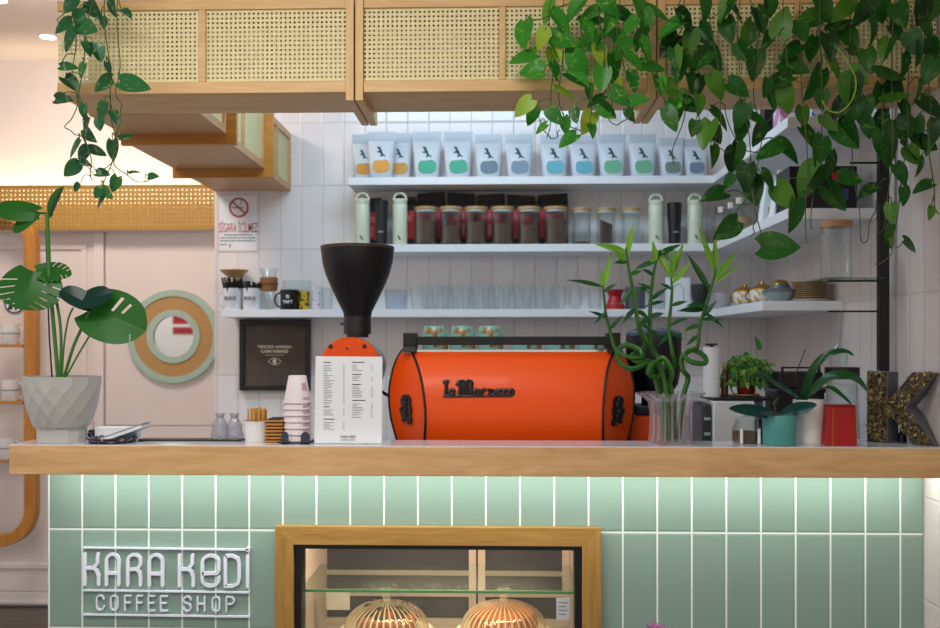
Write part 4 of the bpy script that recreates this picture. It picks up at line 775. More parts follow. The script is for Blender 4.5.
# ---- third shelf
WMUG = mat('white_mug', '#dcdde2', .25, var=.02, coat=.2)
STRAW = mat('straw_black', '#0e0f14', .4)
def mug3(px, Y, r, top, label, m, hd, band=None, grp='mugs on the lowest wall shelf'):
    k = M(1, Y); t = thing('mug', label, 'mug', (X(px, Y), Y, S3+EPS), grp); mug_parts(t, r*k, Z(top, Y, px)-S3, m, band, hd); return t
for i, (px, r) in enumerate(((232.6, 9.0), (252, 8.8))):
    t = mug3(px, 1.715, r, 288.5, ['white mug full of black straws at the shelf end', 'second white mug of black straws from the shelf end'][i], WMUG, -1 if i == 0 else 1)
    k = M(1, 1.715); m = MB(); 
    if i == 1:
        for ch in t.children:
            if ch.name.startswith('handle'): ch.rotation_euler.z = R(75)
    for a in range(3): m.box(-.028+.02*a, -.013+.02*a, -r*k-.0014, -r*k+.003, .045, .062)
    m.obj('printed_mark', GREYP, t); proto = None
    n_ = 30
    for q in range(n_):
        a = q*2.4; rad = (r-2.2)*k*math.sqrt((q+.5)/n_); bl = (t.location.x+rad*.75*math.cos(a), 1.715+rad*.75*math.sin(a), S3+.0072)
        h = (.135 if i == 0 else .118)+.012*math.sin(q*5.1)
        if proto is None:
            proto = MB().tube([(0,0,0),(0,0,.135)], .0048, 6).obj('straw', STRAW, None, bl); tag(proto, ['black straw standing in the white mug at shelf end', 'black straw standing in the second white mug'][i], 'straw', ['black straws in the first mug', 'black straws in the second mug'][i]); s_ = proto
        else: s_ = proto.copy(); COL.objects.link(s_); s_.location = bl
        s_.scale = (1, 1, h/.135); s_.rotation_euler = (-rad*math.sin(a)*6, rad*math.cos(a)*6, 0)
# wooden dripper cone behind, glass brewer with wooden collar
Y = 1.80; k = M(1, Y); t = thing('coffee_dripper', 'wooden cone dripper on a stand behind the straw mugs', 'coffee dripper', at(234, Y, S3+EPS))
MB().lathe(px_prof([(5,33.5),(6,33.5),(14.5,40.5),(14,41.2),(13,41),(4.6,34.6)], Y), 32).obj('cone', wood('light_wood', '#b98f58', '#d0a870', 'x'), t); MB().lathe(px_prof([(0,0),(9,0),(9,1.4),(0,1.4)], Y), 28).obj('foot', BLKM, t); MB().tube([(8*k,0,1*k),(8*k,0,36*k)], .003, 8).obj('stand_rod', BLKM, t); MB().tube([(8*k,0,35*k),(0,-5.6*k,34.6*k),(-5.4*k,0,34.6*k)], .0022, 6).obj('stand_ring', BLKM, t)
Y = 1.735; t = thing('glass_brewer', 'hourglass glass coffee brewer with brown wooden collar', 'coffee brewer', at(269, Y, S3+EPS))
MB().lathe(px_prof([(0,0),(9.5,0),(10,3),(9.6,12),(5.5,20),(4.6,24),(6,29),(9.6,42.5),(9.2,42.5),(5.6,29),(4.2,24),(5.1,20),(9.2,12),(9.4,3),(0,.8)], Y), 32).obj('glass_body', GLASSB, t)
MB().lathe(px_prof([(6.8,19.3),(8.4,19.5),(8.9,32.5),(7.6,33),(5.4,25)], Y), 28).obj('wooden_collar', wood('collar_wood', '#7a4f28', '#9c6a38', 'z'), t); MB().lathe(px_prof([(8.9,25),(9.3,25.2),(9.3,26.8),(8.9,27)], Y), 28).obj('leather_tie', mat('leather', '#6b3c20', .6), t)
t = mug3(289.5, 1.69, 9, 290, 'black mug with white letters, left of the yellow tumbler', BLACK, -1); k = M(1, 1.69); r = 9*k
o = text_mb('TAFT', 0, .036, .014, -r-.0006, .0006, .046, .02); o.v = [(x, y+(r-math.sqrt(max(0, r*r-x*x))), z) for x, y, z in o.v]; o.obj('printed_word', PAPER, t)
m = MB(); m.lathe([(.005,-.001),(.005,.001),(.008,.001),(.008,-.001)], 20, (0, -r-.0005, .060), rot); m.box(-.0012, .0012, -r-.0012, -r, .056, .064); m.obj('printed_emblem', PAPER, t)
Y = 1.81; t = thing('glass_canister', 'clear square glass canister behind the black mug', 'canister', at(297, Y, S3+EPS)); k = M(1, Y); w = 13.5*k; h = 29.5*k
m = MB(); m.box(-w, w, -.030, -.028, .003, h); m.box(-w, w, .028, .030, .003, h); m.box(-w, -w+.002, -.028, .028, .003, h); m.box(w-.002, w, -.028, .028, .003, h); m.box(-w, w, -.03, .03, 0, .003); m.obj('glass_body', GLASSB, t); MB().box(-w-.001, w+.001, -.031, .031, h, h+.003).obj('lid', GLASS, t)
YEL = glaze('yellow_print', '#1e1d18', '#c9a92c', .46, 60); PNK = glaze('pink_print_glass', '#c890a8', '#dadbe4', .42, 60)
def simple_tumbler(px, Y, r, top, m, label, grp, nm='drinking_glass', band=None, base=None):
    k = M(1, Y); b0 = S3 if base is None else base; h = Z(top, Y, px)-b0; t = thing(nm, label, 'glass', (X(px, Y), Y, b0+EPS), grp); rr = r*k
    MB().lathe([(0,0),(rr*.88,0),(rr*.90,.003),(rr,h),(rr-.0018,h),(rr*.88-.002,.008),(0,.008)], 28, wob=band).obj('body', m, t); return t
simple_tumbler(303.8, 1.70, 5.8, 291, YEL, 'small yellow and black patterned tumbler beside black mug', None); simple_tumbler(315.5, 1.71, 5.2, 286.5, PNK, 'small pink patterned glass between yellow tumbler and grinder', None); simple_tumbler(327, 1.72, 6, 288, GLASSB, 'plain clear glass just left of the grinder hopper', None)
simple_tumbler(396, 1.72, 12, 290, glass('blue_glass', '#f2f6fa', .4, .08, frost=.06), 'wide low glass just right of the grinder hopper', None)
TG = glass('tumbler_glass', '#fcfdfd', .38, .12, frost=.07); flute = lambda a, z: 1+.012*math.cos(20*a)
for row, (Y, top, x0, n_, st) in enumerate(((1.70, 286, 419.5, 7, 20.6), (1.785, 285.5, 430, 7, 20.2))):
    for i in range(n_):
        px = x0+i*st; simple_tumbler(px, Y, 9.4, top, TG, 'ribbed tall water glass, '+ORD[i]+' from left in the '+['front','rear'][row]+' row', 'tall water glasses on the lowest shelf', band=flute)
for i, px in enumerate((560, 575.5)):
    Y = 1.70; t = thing('round_glass', ['left','right'][i]+' of the two round bellied stemless glasses', 'glass', at(px, Y, S3+EPS), 'round bellied glasses'); MB().lathe(px_prof([(0,0),(4,0),(6,3),(7.2,9),(6.6,16),(5.2,22.5),(4.9,22.5),(6.3,16),(6.9,9),(5.6,3.3),(0,1)], Y), 28).obj('bowl', TG, t)
simple_tumbler(595, 1.71, 7, 290, TG, 'short clear glass left of the red pot', None)
RED = mat('red_ceramic', '#b01c26', .3, var=.15, scale=60)
t = thing('aroma_burner', 'red waisted ceramic burner on the lowest shelf', 'burner', at(615, 1.70, S3+EPS)); MB().lathe(px_prof([(0,0),(10,0),(10,2),(6.5,10.5),(6,13),(7.5,16),(9.5,19.5),(8.8,19.5),(0,15)], 1.70), 32).obj('body', RED, t)
m = MB(); 
for a in range(-60, 61, 30): m.lathe([(0,-.004),(.004,0),(0,.006)], 8, (7.6*M(1,1.70)*math.sin(R(a)), -8.3*M(1,1.70)*math.cos(R(a)), .026))
m.obj('pierced_holes', mat('pale_hole', '#d8b0a8', .5), t)
GRM = mat('grey_stoneware', '#5f646c', .35); t = mug3(635, 1.72, 10, 287, 'dark grey stoneware mug right of the red burner', GRM, 1); simple_tumbler(656.5, 1.71, 6.5, 292, TG, 'clear tumbler between grey mug and framed white card', None)
Y = 1.70; k = M(1, Y); t = thing('framed_card', 'small white framed card standing on the lowest shelf', 'picture', at(678, Y, S3+EPS)); w = 12.3*k; h = 31.5*k
MB().box(-w, w, 0, .012, 0, h).obj('frame', WHITE, t, bevel=.002); MB().box(-w*.8, w*.8, -.0008, 0, h*.09, h*.91).obj('card', PAPER, t); m = MB(); m.tube([(-w*.45,-.001,h*.2),(-w*.45,-.001,h*.62),(-w*.25,-.001,h*.76),(0,-.001,h*.8),(w*.25,-.001,h*.76),(w*.45,-.001,h*.62),(w*.45,-.001,h*.2)], .0016, 6); m.obj('arched_line', GREYP, t)
DKB = mat('dark_bowl', '#24262a', .3)
for i, (px, Y, m_, rr_, hh, lab) in enumerate(((701, 1.70, DKB, 9.5, 24, 'tall black ceramic bowl behind the bamboo tip'), (723, 1.66, mat('lined_bowl', '#aaa9ac', .4), 9.5, 15, 'grey lined bowl before the golden cups'))):
    t = thing('bowl', lab, 'bowl', at(px, Y, S3+EPS)); MB().lathe(px_prof([(0,0),(rr_*.6,0),(rr_*.65,1),(rr_*.95,hh*.5),(rr_,hh),(rr_-.7,hh),(rr_*.88,hh*.5),(0,1.6)], Y), 32, wob=lambda a, z: 1+.012*math.cos(24*a)).obj('body', m_, t); MB().lathe(px_prof([(rr_-.8,hh-.3),(rr_+.15,hh-.3),(rr_+.15,hh+.7),(rr_-.8,hh+.7)], Y), 32).obj('rim', m_, t)
CUPG = glaze('gilt_cup_glaze', '#d8d4cc', '#b98a34', .52, 55)
for i, (x, y) in enumerate(((1.045,1.36),(1.075,1.20),(1.15,1.30))):
    t = thing('gilt_cup', ['gold patterned cup on the side shelf, farthest of the three','gold patterned cup at the side shelf edge','gold patterned cup nearest the right wall'][i], 'cup', (x, y, S3+EPS), 'gold patterned cups on the side shelf')
    MB().lathe([(0,0),(.03,0),(.05,.02),(.052,.05),(.046,.062),(.043,.062),(.048,.048),(.046,.02),(0,.006)], 32).obj('body', CUPG, t); MB().lathe([(.043,.0622),(.047,.0622),(.047,.067),(.030,.078),(.012,.086),(.008,.094),(0,.096),(0,.064)], 28).obj('lid', GOLD, t)
    MB().tube([(-.05-.018*math.sin(R(i_*20)), 0, .036+.018*math.cos(R(i_*20))) for i_ in range(10)], .0035, 6).obj('handle', GOLD, t)
t = thing('lidded_bowl', 'grey lidded bowl with gold rim before the plate stack', 'bowl', (1.09, 1.0, S3+EPS)); MB().lathe([(0,0),(.035,0),(.062,.03),(.066,.04),(0,.04)], 36).obj('body', mat('grey_celadon', '#8d9592', .3), t); MB().lathe([(0,.0405),(.068,.0405),(.068,.046),(.04,.058),(.035,.07),(0,.07)], 36).obj('lid', GRM, t); MB().lathe([(.0,.071),(.036,.071),(.03,.082),(.014,.09),(0,.092)], 24).obj('gold_knob', GOLD, t)
PLT = mat('grey_plate', '#a8a098', .35); xq, yq = 1.192, .95
for q in range(9):
    t = thing('plate', ('lowest pale plate under the stack on the side shelf' if q == 0 else 'topmost grey plate of the stack on side shelf' if q == 8 else ORD[q-1]+' gold rimmed grey plate above the pale one'), 'plate', (xq, yq, S3+EPS+(0 if q == 0 else .0125+.0082*(q-1))), 'stacked plates on the side shelf')
    hh = .011 if q == 0 else .0074; r = .076 if q == 0 else .073
    MB().lathe([(0,0),(r*.6,0),(r*.66,.001),(r*.98,hh*.75),(r*.98,hh),(r*.6,hh*.7),(0,hh*.7)], 40).obj('dish', CERAM if q == 0 else PLT, t); MB().lathe([(r*.981,hh*.86),(r*.995,hh*.86),(r*.995,hh),(r*.981,hh)], 40).obj('gold_rim', GOLD, t)
# ================================================================ on the tiled wall
YW = YB-.001; p = P(238, 223, YW); t = thing('no_smoking_sign', 'white no smoking notice with red lettering on tiles', 'sign', (p.x, YW, p.z)); k = M(1, YW)
def sx(px): return (px-238)*k
def sz(py): return (223-py)*k
SRED = mat('sign_red', '#b02a3a', .5); SPK = mat('sign_border', '#d98aa0', .5)
MB().box(sx(217.6), sx(259), -.002, 0, sz(252), sz(194)).obj('board', PAPER, t)
m = MB()
for (a, b_, c, e) in ((218.2,258.4,194.6,195.1),(218.2,258.4,250.9,251.4),(218.2,218.7,195.1,250.9),(257.9,258.4,195.1,250.9)): m.box(sx(a), sx(b_), -.0026, -.002, sz(e), sz(c))
m.obj('border', SPK, t)
m = MB(); m.lathe([(8.2*k,.002),(8.2*k,.0034),(10*k,.0034),(10*k,.002)], 40, (sx(239), 0, sz(207.5)), rot); m.obox((sx(239), -.0030, sz(207.5)), (18*k, .0008, 1.5*k), Matrix.Rotation(R(43), 3, 'Y')); m.obj('prohibition_ring', SRED, t)
m = MB(); m.box(sx(232), sx(240), -.0024, -.002, sz(208.2), sz(206.9)); m.box(sx(240.5), sx(243.5), -.0024, -.002, sz(208.2), sz(206.9)); m.tube([(sx(240),-.0023,sz(205)),(sx(241.5),-.0023,sz(203)),(sx(240.5),-.0023,sz(201.5)),(sx(242.5),-.0023,sz(200))], .002, 6); m.obj('cigarette_symbol', GREYP, t)
o = text_mb('SİGARA İÇİLMEZ', sx(238.5), sz(227.3), 15*k, -.002, .0006, 39*k, .004); o.obj('red_lettering', SRED, t)
m = MB(); rnd = random.Random(9)
for y, a, b_ in ((235,224,252),(238,220.5,255.5),(241,220.5,256),(244.8,220,227)):
    xx = a
    while xx < b_: w = rnd.uniform(1.5, 4); m.box(sx(xx), sx(min(xx+w, b_)), -.0024, -.002, sz(y+.7), sz(y-.7)); xx += w+.7
m.box(sx(229.3), sx(230.6), -.0024, -.002, sz(248), sz(244)); m.obj('small_print', GREYP, t)
c = P(276, 355, YW); t = thing('framed_picture', 'black framed glass case of coffee beans on the tiles', 'picture', (c.x, YW, c.z)); k = M(1, YW)
w, h, bw = 35.5*k, 35.5*k, 5*k
m = MB(); m.box(-w, w, -.035, 0, h-bw, h); m.box(-w, w, -.035, 0, -h, -h+bw); m.box(-w, -w+bw, -.035, 0, -h+bw, h-bw); m.box(w-bw, w, -.035, 0, -h+bw, h-bw); m.obj('frame', BLACK, t, bevel=.002)
BP = glaze('bean_bed', '#2a1a12', '#5b4434', .5, 40); m = MB().box(-w+bw, w-bw, -.022, -.001, -h+bw, h-bw); m.obj('bean_bed', mat('bean_bed_m', '#6e594b', .6, var=.35, scale=25, bump=.5, bscale=120), t); MB().box(-w+bw, w-bw, -.028, -.026, -h+bw, h-bw).obj('glass_pane', glass('picture_glass', '#f2f2f2', .35), t)
CRM = mat('cream_print', '#f0e2c4', .5)
text_mb('TEHLİKE ANINDA', 0, 8.8*k, 3.7*k, -.0285, .0005, 35*k, .04).obj('printed_line', CRM, t); text_mb('CAMI KIRINIZ', 0, 3.8*k, 3.1*k, -.0285, .0005, 28*k, .04).obj('printed_line', CRM, t)
m = MB(); m.box(-9.5*k, 9.5*k, -.0288, -.0284, -.2*k, .2*k)
for s_ in (1, -1): m.tube([(-6.5*k+13*k*i/12, -.0288, -6.3*k+s_*3.6*k*math.sin(math.pi*i/12)) for i in range(13)], .0016, 6)
m.lathe([(0,-.0005),(1,-.0005),(1,.0005),(0,.0005)], 20, (0,-.0288,-6.3*k), Matrix(((2.0*k,0,0),(0,0,1),(0,2.9*k,0)))); m.obj('bean_eye_symbol', CRM, t)
# ================================================================ leaves
RN = random.Random(21)
def leaf(mb, base, tip, width, nrm, fold=.25, curl=.15, kind='heart', ns=9, lobe=.16, hole=None, nh=2, bend=None, shear=0):
    base = Vector(base); d = Vector(tip)-base; L = d.length; d.normalize(); side = d.cross(Vector(nrm)).normalized(); n = side.cross(d)
    us = [-1+i/nh for i in range(2*nh+1)]; W = width/2; rows = []
    for i in range(ns+1):
        s = i/ns
        if kind == 'heart': f = (math.sin(math.pi*min(1, (s*.96+.04)**.62)))**.75 if s < 1 else 0
        elif kind == 'lance': f = math.sin(math.pi*max(.02, s)**.75)**1.1 if s < 1 else 0
        elif kind == 'oval': f = math.sin(math.pi*(.03+.97*s)**.9)**.6 if s < 1 else 0
        f = max(f, .015); row = []
        for u in us:
            x = s*L + shear*L*abs(u)*math.sin(math.pi*s) - (lobe*L*(1-s)**3*abs(u)**1.3 if kind == 'heart' else 0); w = W*f*u
            row.append(base + d*x + side*w + n*(fold*abs(w) - curl*L*s*s + (bend(s) if bend else 0)))
        rows.append(row)
    o = len(mb.v); k = len(us)
    for r in rows: mb.v.extend(tuple(p) for p in r)
    for i in range(ns):
        for j in range(k-1):
            if hole and hole((i+.5)/ns, (us[j]+us[j+1])/2): continue
            a = o+i*k+j; mb.f.append((a, a+1, a+k+1, a+k))
def smooth(pts, n=6):
    pts = [Vector(p) for p in pts]; out = []
    for i in range(len(pts)-1):
        p0 = pts[max(i-1,0)]; p1 = pts[i]; p2 = pts[i+1]; p3 = pts[min(i+2, len(pts)-1)]
        for k in range(n):
            t = k/n; out.append(.5*((2*p1)+(p2-p0)*t+(2*p0-5*p1+4*p2-p3)*t*t+(3*p1-p0-3*p2+p3)*t**3))
    out.append(pts[-1]); return out
POTHOS = leafmat('pothos_leaf', '#1a5c20', '#3a922c', '#aac43c', .86, .3, '#94bc4a'); POTHOS_SHADED = leafmat('pothos_leaf_shaded', '#123a14', '#22601c', '#558a2a', .88, .3, '#5a8e38'); POTHOSL = leafmat('pothos_leaf_cool', '#1a482c', '#2c6c3c', '#4a8a46', .93, .33, '#8fae84')  # second material is the pothos leaf with backlit shade painted into its greens
VINE = mat('vine_stem', '#4a5a2c', .6, var=.3, scale=40); VINEL = mat('pale_vine', '#86a23a', .5, var=.1)
def pothos(label, leaves, vines, lm, ybase=-.055, yr=.05, sc=1.04, pot=None):
    root = thing('trailing_pothos', label, 'plant', (pot[0], pot[1], pot[2]), 'trailing pothos plants over the cane cabinets'); o0 = Vector(pot[:3])
    r = pot[3]; h = pot[4]
    MB().lathe([(0,0),(r*.8,0),(r,h),(r*.93,h),(r*.9,h*.85),(0,h*.85)], 32).obj('pot', CERAM, root); MB().lathe([(0,h*.851),(r*.9,h*.851),(0,h*.87)], 24).obj('soil', BEANS, root)
    vm = MB(); samp = []
    for v in vines:
        pts = []
        yv = ybase + RN.uniform(-yr, yr)*.6
        for i, (px, py) in enumerate(v): pts.append(P(px, py, min(-.012, yv+.02*math.sin(i*1.7+v[0][0]))) - o0)
        if v[0][1] <= 12:
            tx = o0.x + (pts[0].x)*.5 - o0.x; top = Vector((pts[0].x, min(-.02, yv)-o0.y, .03)); pts = [Vector((pts[0].x*.4, 0, h*.86)), Vector((pts[0].x*.75, -o0.y*.45-.01, h*.95))] + [top] + pts
        sp = smooth(pts, 6); vm.tube([q+Vector((.004*math.sin(i*.9+q.z*9), 0, 0)) for i, q in enumerate(sp)], .0016, 6); samp += sp
    vm.obj('vine', VINE, root); fm = MB(); pm = MB()
    for lf_ in leaves:
        cx, cy, L = lf_[:3]; ang = lf_[3] if len(lf_) > 3 else RN.gauss(-90, 40)
        y = ybase + RN.uniform(-yr, yr*.7); y = min(y, -.028) if cy < 118 else y
        l = M(L*sc, y); a = R(ang); tilt = RN.uniform(-.35, .35)
        c = P(cx, cy, y) - o0; d = Vector((math.cos(a), tilt, math.sin(a))).normalized(); b0 = c - d*l*.45
        nr = Vector((RN.uniform(-1.0,1.0), -1, RN.uniform(-.1,1.2)))
        leaf(fm, b0, b0+d*l, l*RN.uniform(.66, .82), nr, RN.uniform(.05,.45), RN.uniform(.0,.35), 'heart', lobe=RN.uniform(.10,.20))
        near = sorted(samp, key=lambda q: (q-b0-Vector((0,0,.015))).length)[:1]
        if near and (near[0]-b0).length < .16:
            q = near[0]; mid = (q+b0)/2 + Vector((0, -.008, .012)); fm.tube(smooth([q, mid, b0, b0+d*l*.08], 4), .0014, 5)
    fm.obj('leaves', lm, root); return root
zt = ZT
LEFT = [(63,25.5,20,-150),(93,9,20,-60),(85.5,27,23,-20),(70,40,24,-125),(103,22,12),(98,52,18,-70),(68,66,16,0),(82,70,13),(108.5,68,11),(71.5,84,19,-40),(102,83,23,-160),(134,84,28,-10),(62.5,99,16,0),(83,112,15,-100),(102,111,18,-110),(115,117,15,-60),(99.5,124,13,-80),(85.5,126,18,-110),(89,135,17,-50),(126,137,13,15),(74,148,21,-130),(83,154,17,-115),(97,152,17,-20),(113,150,20,-85),(71.5,169,19,-140),(84,162,12,-30),(103,174,14,-10),(115,184,15,-110),(134,172,10,20),(152.7,176,11,0),(76.5,187.5,11,-140),(98,193,11,-120),(99.5,202,14,-140),(107,193,14,-50),(78,18,18,-100),(112,6,20,-80),(70,5,18,-120),(126,14,14,-40),(88,48,14,-60)]
VL = [[(93,0),(83,60),(80,100),(85,130),(90,160),(92,181)],[(105,0),(108,60),(112,115),(115,150),(110,165),(100,198)],[(118,0),(119,60),(117,95),(122,110),(117,130),(112,160),(95,176)],[(66,0),(62,14),(57,22)],[(77,0),(75,40),(74,80),(77,110),(66,124),(70,131),(80,136)],[(112,160),(122,172),(140,182),(152,178)]]
pothos('smaller trailing pothos hanging at the left cabinet corner', LEFT, VL, POTHOSL, pot=(X(92,.16), .16, ZT+.0005, .07, .11), sc=1.1)
MID = [(524,33,30,-95),(542,38,21,-110),(560,23,31,-50),(564,40,26,-20),(587,43,28,-175),(523,57,27,-165),(532,70,25,175),(551,57,18,-90),(556,71,19,-70),(579,64,26,-60),(578,78,26,-30),(602,79,25,-95),(614,66,25,-75),(565,92,23,-20),(593,13,29,-150),(593,19,26,20),(605,33,21,30),(624,15,26,-30),(630,26,22,-130),(639,38,23,-120),(634,62,23,-40),(651,68,26,-10),(633,82,21,-80),(621,97,24,-40),(639,100,18,5),(596,100,20,-150),(607,111,21,-40),(524,106,23,-140),(532,116,19,-110),(541,128,14,-150),(555,116,20,-50),(565,125,17,-80),(575,115,16,-80),(588,122,23,-110),(568,140,21,-145),(592,130,14,-70),(654,11,30,-20),(670,28,27,-160),(676,102,24,-150),(671,119,24,-70),(608,3,26,-60),(575,8,26,-140),(640,4,26,-70),(548,12,24,-110),(588,28,22,-60),(600,55,24,-80),(622,48,24,-110),(645,50,22,-60),(615,85,20,-60),(590,92,18,-100),(557,50,18,-60),(660,85,20,-80),(572,55,22,-90),(630,115,15,-60),(610,20,24,-100),(645,22,24,-80),(617,36,22,-50)]
VM = [[(550,0),(551,60),(552,100),(547,138)],[(540,122),(548,136),(555,138),(560,130)],[(564,0),(562,50),(560,100),(565,122),(580,131)],[(600,0),(602,40),(608,80),(612,112)],[(620,0),(618,50),(634,90),(636,104),(625,120),(615,125),(608,116)],[(640,0),(648,40),(655,80),(668,110)],[(580,0),(582,40),(588,80),(592,115)],[(530,20),(545,18),(560,8),(575,0)]]
pothos('bright green trailing pothos over the middle cabinet right half', MID, VM, POTHOS, pot=(X(600,.16), .16, ZT+.0005, .08, .12))
R1 = [(713,56,31,-50),(717,85,26,-60),(738,88,24,-30),(755,64,30,-95),(792,51,25,-140),(779,82,28,-160),(720,117,26,-40),(706,134,29,-110),(715,133,22,-60),(741,115,25,-110),(741,130,22,-90),(759,122,25,-20),(759,135,22,-100),(714,156,22,-70),(735,155,26,-95),(787,153,32,-30),(769,150,26,-160),(733,159,24,-100),(729,181,16,-120),(715,194,25,-170),(746,176,26,-100),(753.6,191,28,-80),(769,181,24,-40),(728,229,28,-140),(779,246,36,0),(670,45,28,-130),(684,20,28,-60),(690,42,26,-100),(705,35,24,-60),(700,60,26,-130),(680,70,24,-100),(688,62,22,-20),(698,85,22,-110),(672,90,24,-60),(677,115,24,-110),(690,105,20,-40),(728,30,24,-80),(735,12,26,-40),(748,35,26,-110),(760,20,26,-70),(770,38,26,-120),(742,52,20,-60),(726,8,26,-120),(705,8,26,-70),(692,82,20,-70),(782,22,29,80),(772,100,22,-60),(766,88,18,-100),(700,104,20,-80),(768,8,24,-100),(676,58,22,-80),(694,128,16,-100)]
V1 = [[(684,0),(690,60),(688,100),(676,140),(672,165)],[(710,0),(716,60),(722,110),(716,150)],[(740,0),(738,60),(741,95),(750,150),(757,220),(765,249)],[(757,215),(754,228),(752,236)],[(765,0),(757,50),(755,100),(762,140),(753,185),(735,215)],[(725,105),(735,140),(752,152),(770,150)],[(783,0),(786,60),(778,100),(765,125)],[(700,120),(715,145),(735,155)]]
pothos('trailing pothos hanging in front of the right cabinet divider', R1, V1, POTHOS_SHADED, pot=(X(720,.16), .16, ZT+.0005, .08, .12))
R2 = [(794,66,29,-20),(785.5,99,26,-80),(817,83,32,-110),(810,22,32,-150),(840,25,24,30),(850,38,25,-60),(858,52,24,5),(843,10,28,-130),(850,89,32,-90),(863,110,28,-90),(853,112,24,-110),(891,75,34,0),(896,89,28,-20),(896,98,26,10),(914,43,27,-70),(919,53,24,-90),(899,31,24,-30),(922,10,28,-100),(927,28,26,-60),(932,107,28,-40),(919,92,26,-80),(881,124,24,-95),(886,147,34,-80),(901,130,24,-60),(915,130,24,-90),(927,144,24,-20),(909,150,24,-50),(802,116,20,-90),(810,138,28,-50),(820,150,30,-100),(847,134,34,-60),(822,99,19,-90),(810,180,38,-120),(784,196,28,-60),(796,215,30,-90),(835,197,30,-60),(850,178,24,-10),(831,164,26,-90),(829,151,22,-60),(868.5,190,21,-160),(889,153,28,-80),(902,173,22,-60),(904,196,18,-80),(891,213,19,-95),(889,232,17,-100),(889,241,16,-70),(911,245,20,-30),(923,187,19,-160),(930,213,14,-100),(927,145,20,-90),(912,155,20,-60),(919,167,18,-90),(825,8,26,-60),(862,12,28,-110),(880,8,26,-80),(872,30,26,-70),(886,48,24,-120),(868,60,26,-90),(830,45,26,-80),(812,48,24,-110),(835,66,24,-60),(878,96,24,-100),(905,66,24,-80),(930,70,26,-110),(932,50,24,-70),(840,108,22,-120),(800,30,26,-70),(905,112,22,-60),(858,76,22,-40),(900,14,26,-80),(935,128,22,-100),(935,8,26,-100),(830,122,22,-60),(868,128,20,-80)]
V2 = [[(800,0),(803,100),(807,180),(806,243)],[(820,0),(822,90),(816,180),(810,230)],[(853,0),(850,70),(853,150),(858,210),(864,243),(872,218),(877,200)],[(895,0),(892,90),(890,180),(884,225),(877,235)],[(915,0),(908,100),(905,160),(897,210),(893,246),(884,262),(875,264)],[(925,0),(928,80),(930,140),(933,190),(938,214)],[(875,0),(880,60),(884,110),(880,150)],[(896,248),(904,243),(911,245)]]
rp = pothos('shaded trailing pothos hanging by the right wall', R2, V2, POTHOS_SHADED, pot=(X(860,.16), .16, ZT+.0005, .085, .12))
vm = MB(); o0 = rp.location
vm.tube(smooth([P(a, e, -.11)-o0 for a, e in ((838,48),(850,66),(856,82),(852,100),(840,112),(828,110),(822,100))], 6), .0024, 6); vm.obj('young_vine', VINEL, rp)
# ================================================================ monstera in the faceted planter
YPm = .095; k = M(1, YPm); pl = thing('potted_monstera', 'monstera in a grey diamond faceted planter at the counter end', 'plant', (X(62, YPm), YPm, ZTOP+.0004)); o0 = pl.location.copy()
prof = [(23.5,0),(23.8,14),(27,16),(31.5,27),(34.5,38),(36.4,49),(37.2,59),(37.6,66)]; m = MB(); n = 14; rings = []
for i, (r, h) in enumerate(prof):
    ids = []; ph = (.5 if (i % 2 and 2 < i < 7) else 0)
    for j in range(n if i >= 2 else n): a = 2*math.pi*(j+ph)/n; m.v.append((r*k*math.cos(a), r*k*math.sin(a), h*k)); ids.append(len(m.v)-1)
    rings.append((ids, ph))
for (A, pa), (B, pb) in zip(rings, rings[1:]):
    for j in range(n):
        j1 = (j+1) % n
        if pa == pb: m.f.append((A[j], A[j1], B[j1], B[j]))
        elif pb > pa: m.f += [(A[j], A[j1], B[j]), (A[j1], B[j1], B[j])]
        else: m.f += [(A[j], B[j1], B[j]), (A[j], A[j1], B[j1])]
top = rings[-1][0]; o = len(m.v)
for (rr, hh) in ((35.5, 66), (35, 60), (0.001, 60)):
    for j in range(n): a = 2*math.pi*j/n; m.v.append((rr*k*math.cos(a), rr*k*math.sin(a), hh*k))
rs = [top]+[[o+q*n+j for j in range(n)] for q in range(3)]
for A, B in zip(rs, rs[1:]):
    for j in range(n): m.f.append((A[j], A[(j+1) % n], B[(j+1) % n], B[j]))
m.f.append(tuple(reversed(rings[0][0])))
m.obj('planter', mat('planter_grey', '#bcbbb7', .35, var=.02), pl, flat=True)
MB().lathe([(0,60.2*k),(34*k,60.2*k),(0,62.5*k)], 24).obj('soil', BEANS, pl)
def mp(px, py, y): return P(px, py, y)-o0
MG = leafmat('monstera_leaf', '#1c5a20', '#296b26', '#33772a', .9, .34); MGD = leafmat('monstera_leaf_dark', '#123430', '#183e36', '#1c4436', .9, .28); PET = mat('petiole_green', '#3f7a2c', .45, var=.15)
MB().tube([mp(52, 377, .13), mp(49.5, 340, .13), mp(47.5, 290, .13), mp(46, 228, .13)], .0026, 8).obj('support_stake', BLACK, pl)
for nm, pts, r in (('stem', [(58,377),(54,330),(50,285),(48.5,250),(47,213)], .0062), ('petiole', [(60,377),(61,335),(56,300),(47,283),(37,277)], .0045), ('petiole', [(62,377),(64,345),(68,320),(73,308)], .003), ('petiole', [(64,377),(74,345),(85,322),(93,306)], .005), ('petiole', [(66,377),(78,355),(90,335),(97,323)], .003)):
    MB().tube(smooth([mp(a, e, YPm-.012*i) for i, (a, e) in enumerate(pts)], 6), r, 8).obj(nm, PET, pl)
def slit(s, u): return abs(u) > .42 and int(s*48) in (10, 17, 24, 31, 38)
def holes(s, u): return (int(s*48) in (15, 16) and -.8 < u < -.22) or (int(s*48) in (22, 23) and -.7 < u < -.3) or (int(s*48) == 34 and u > .55)
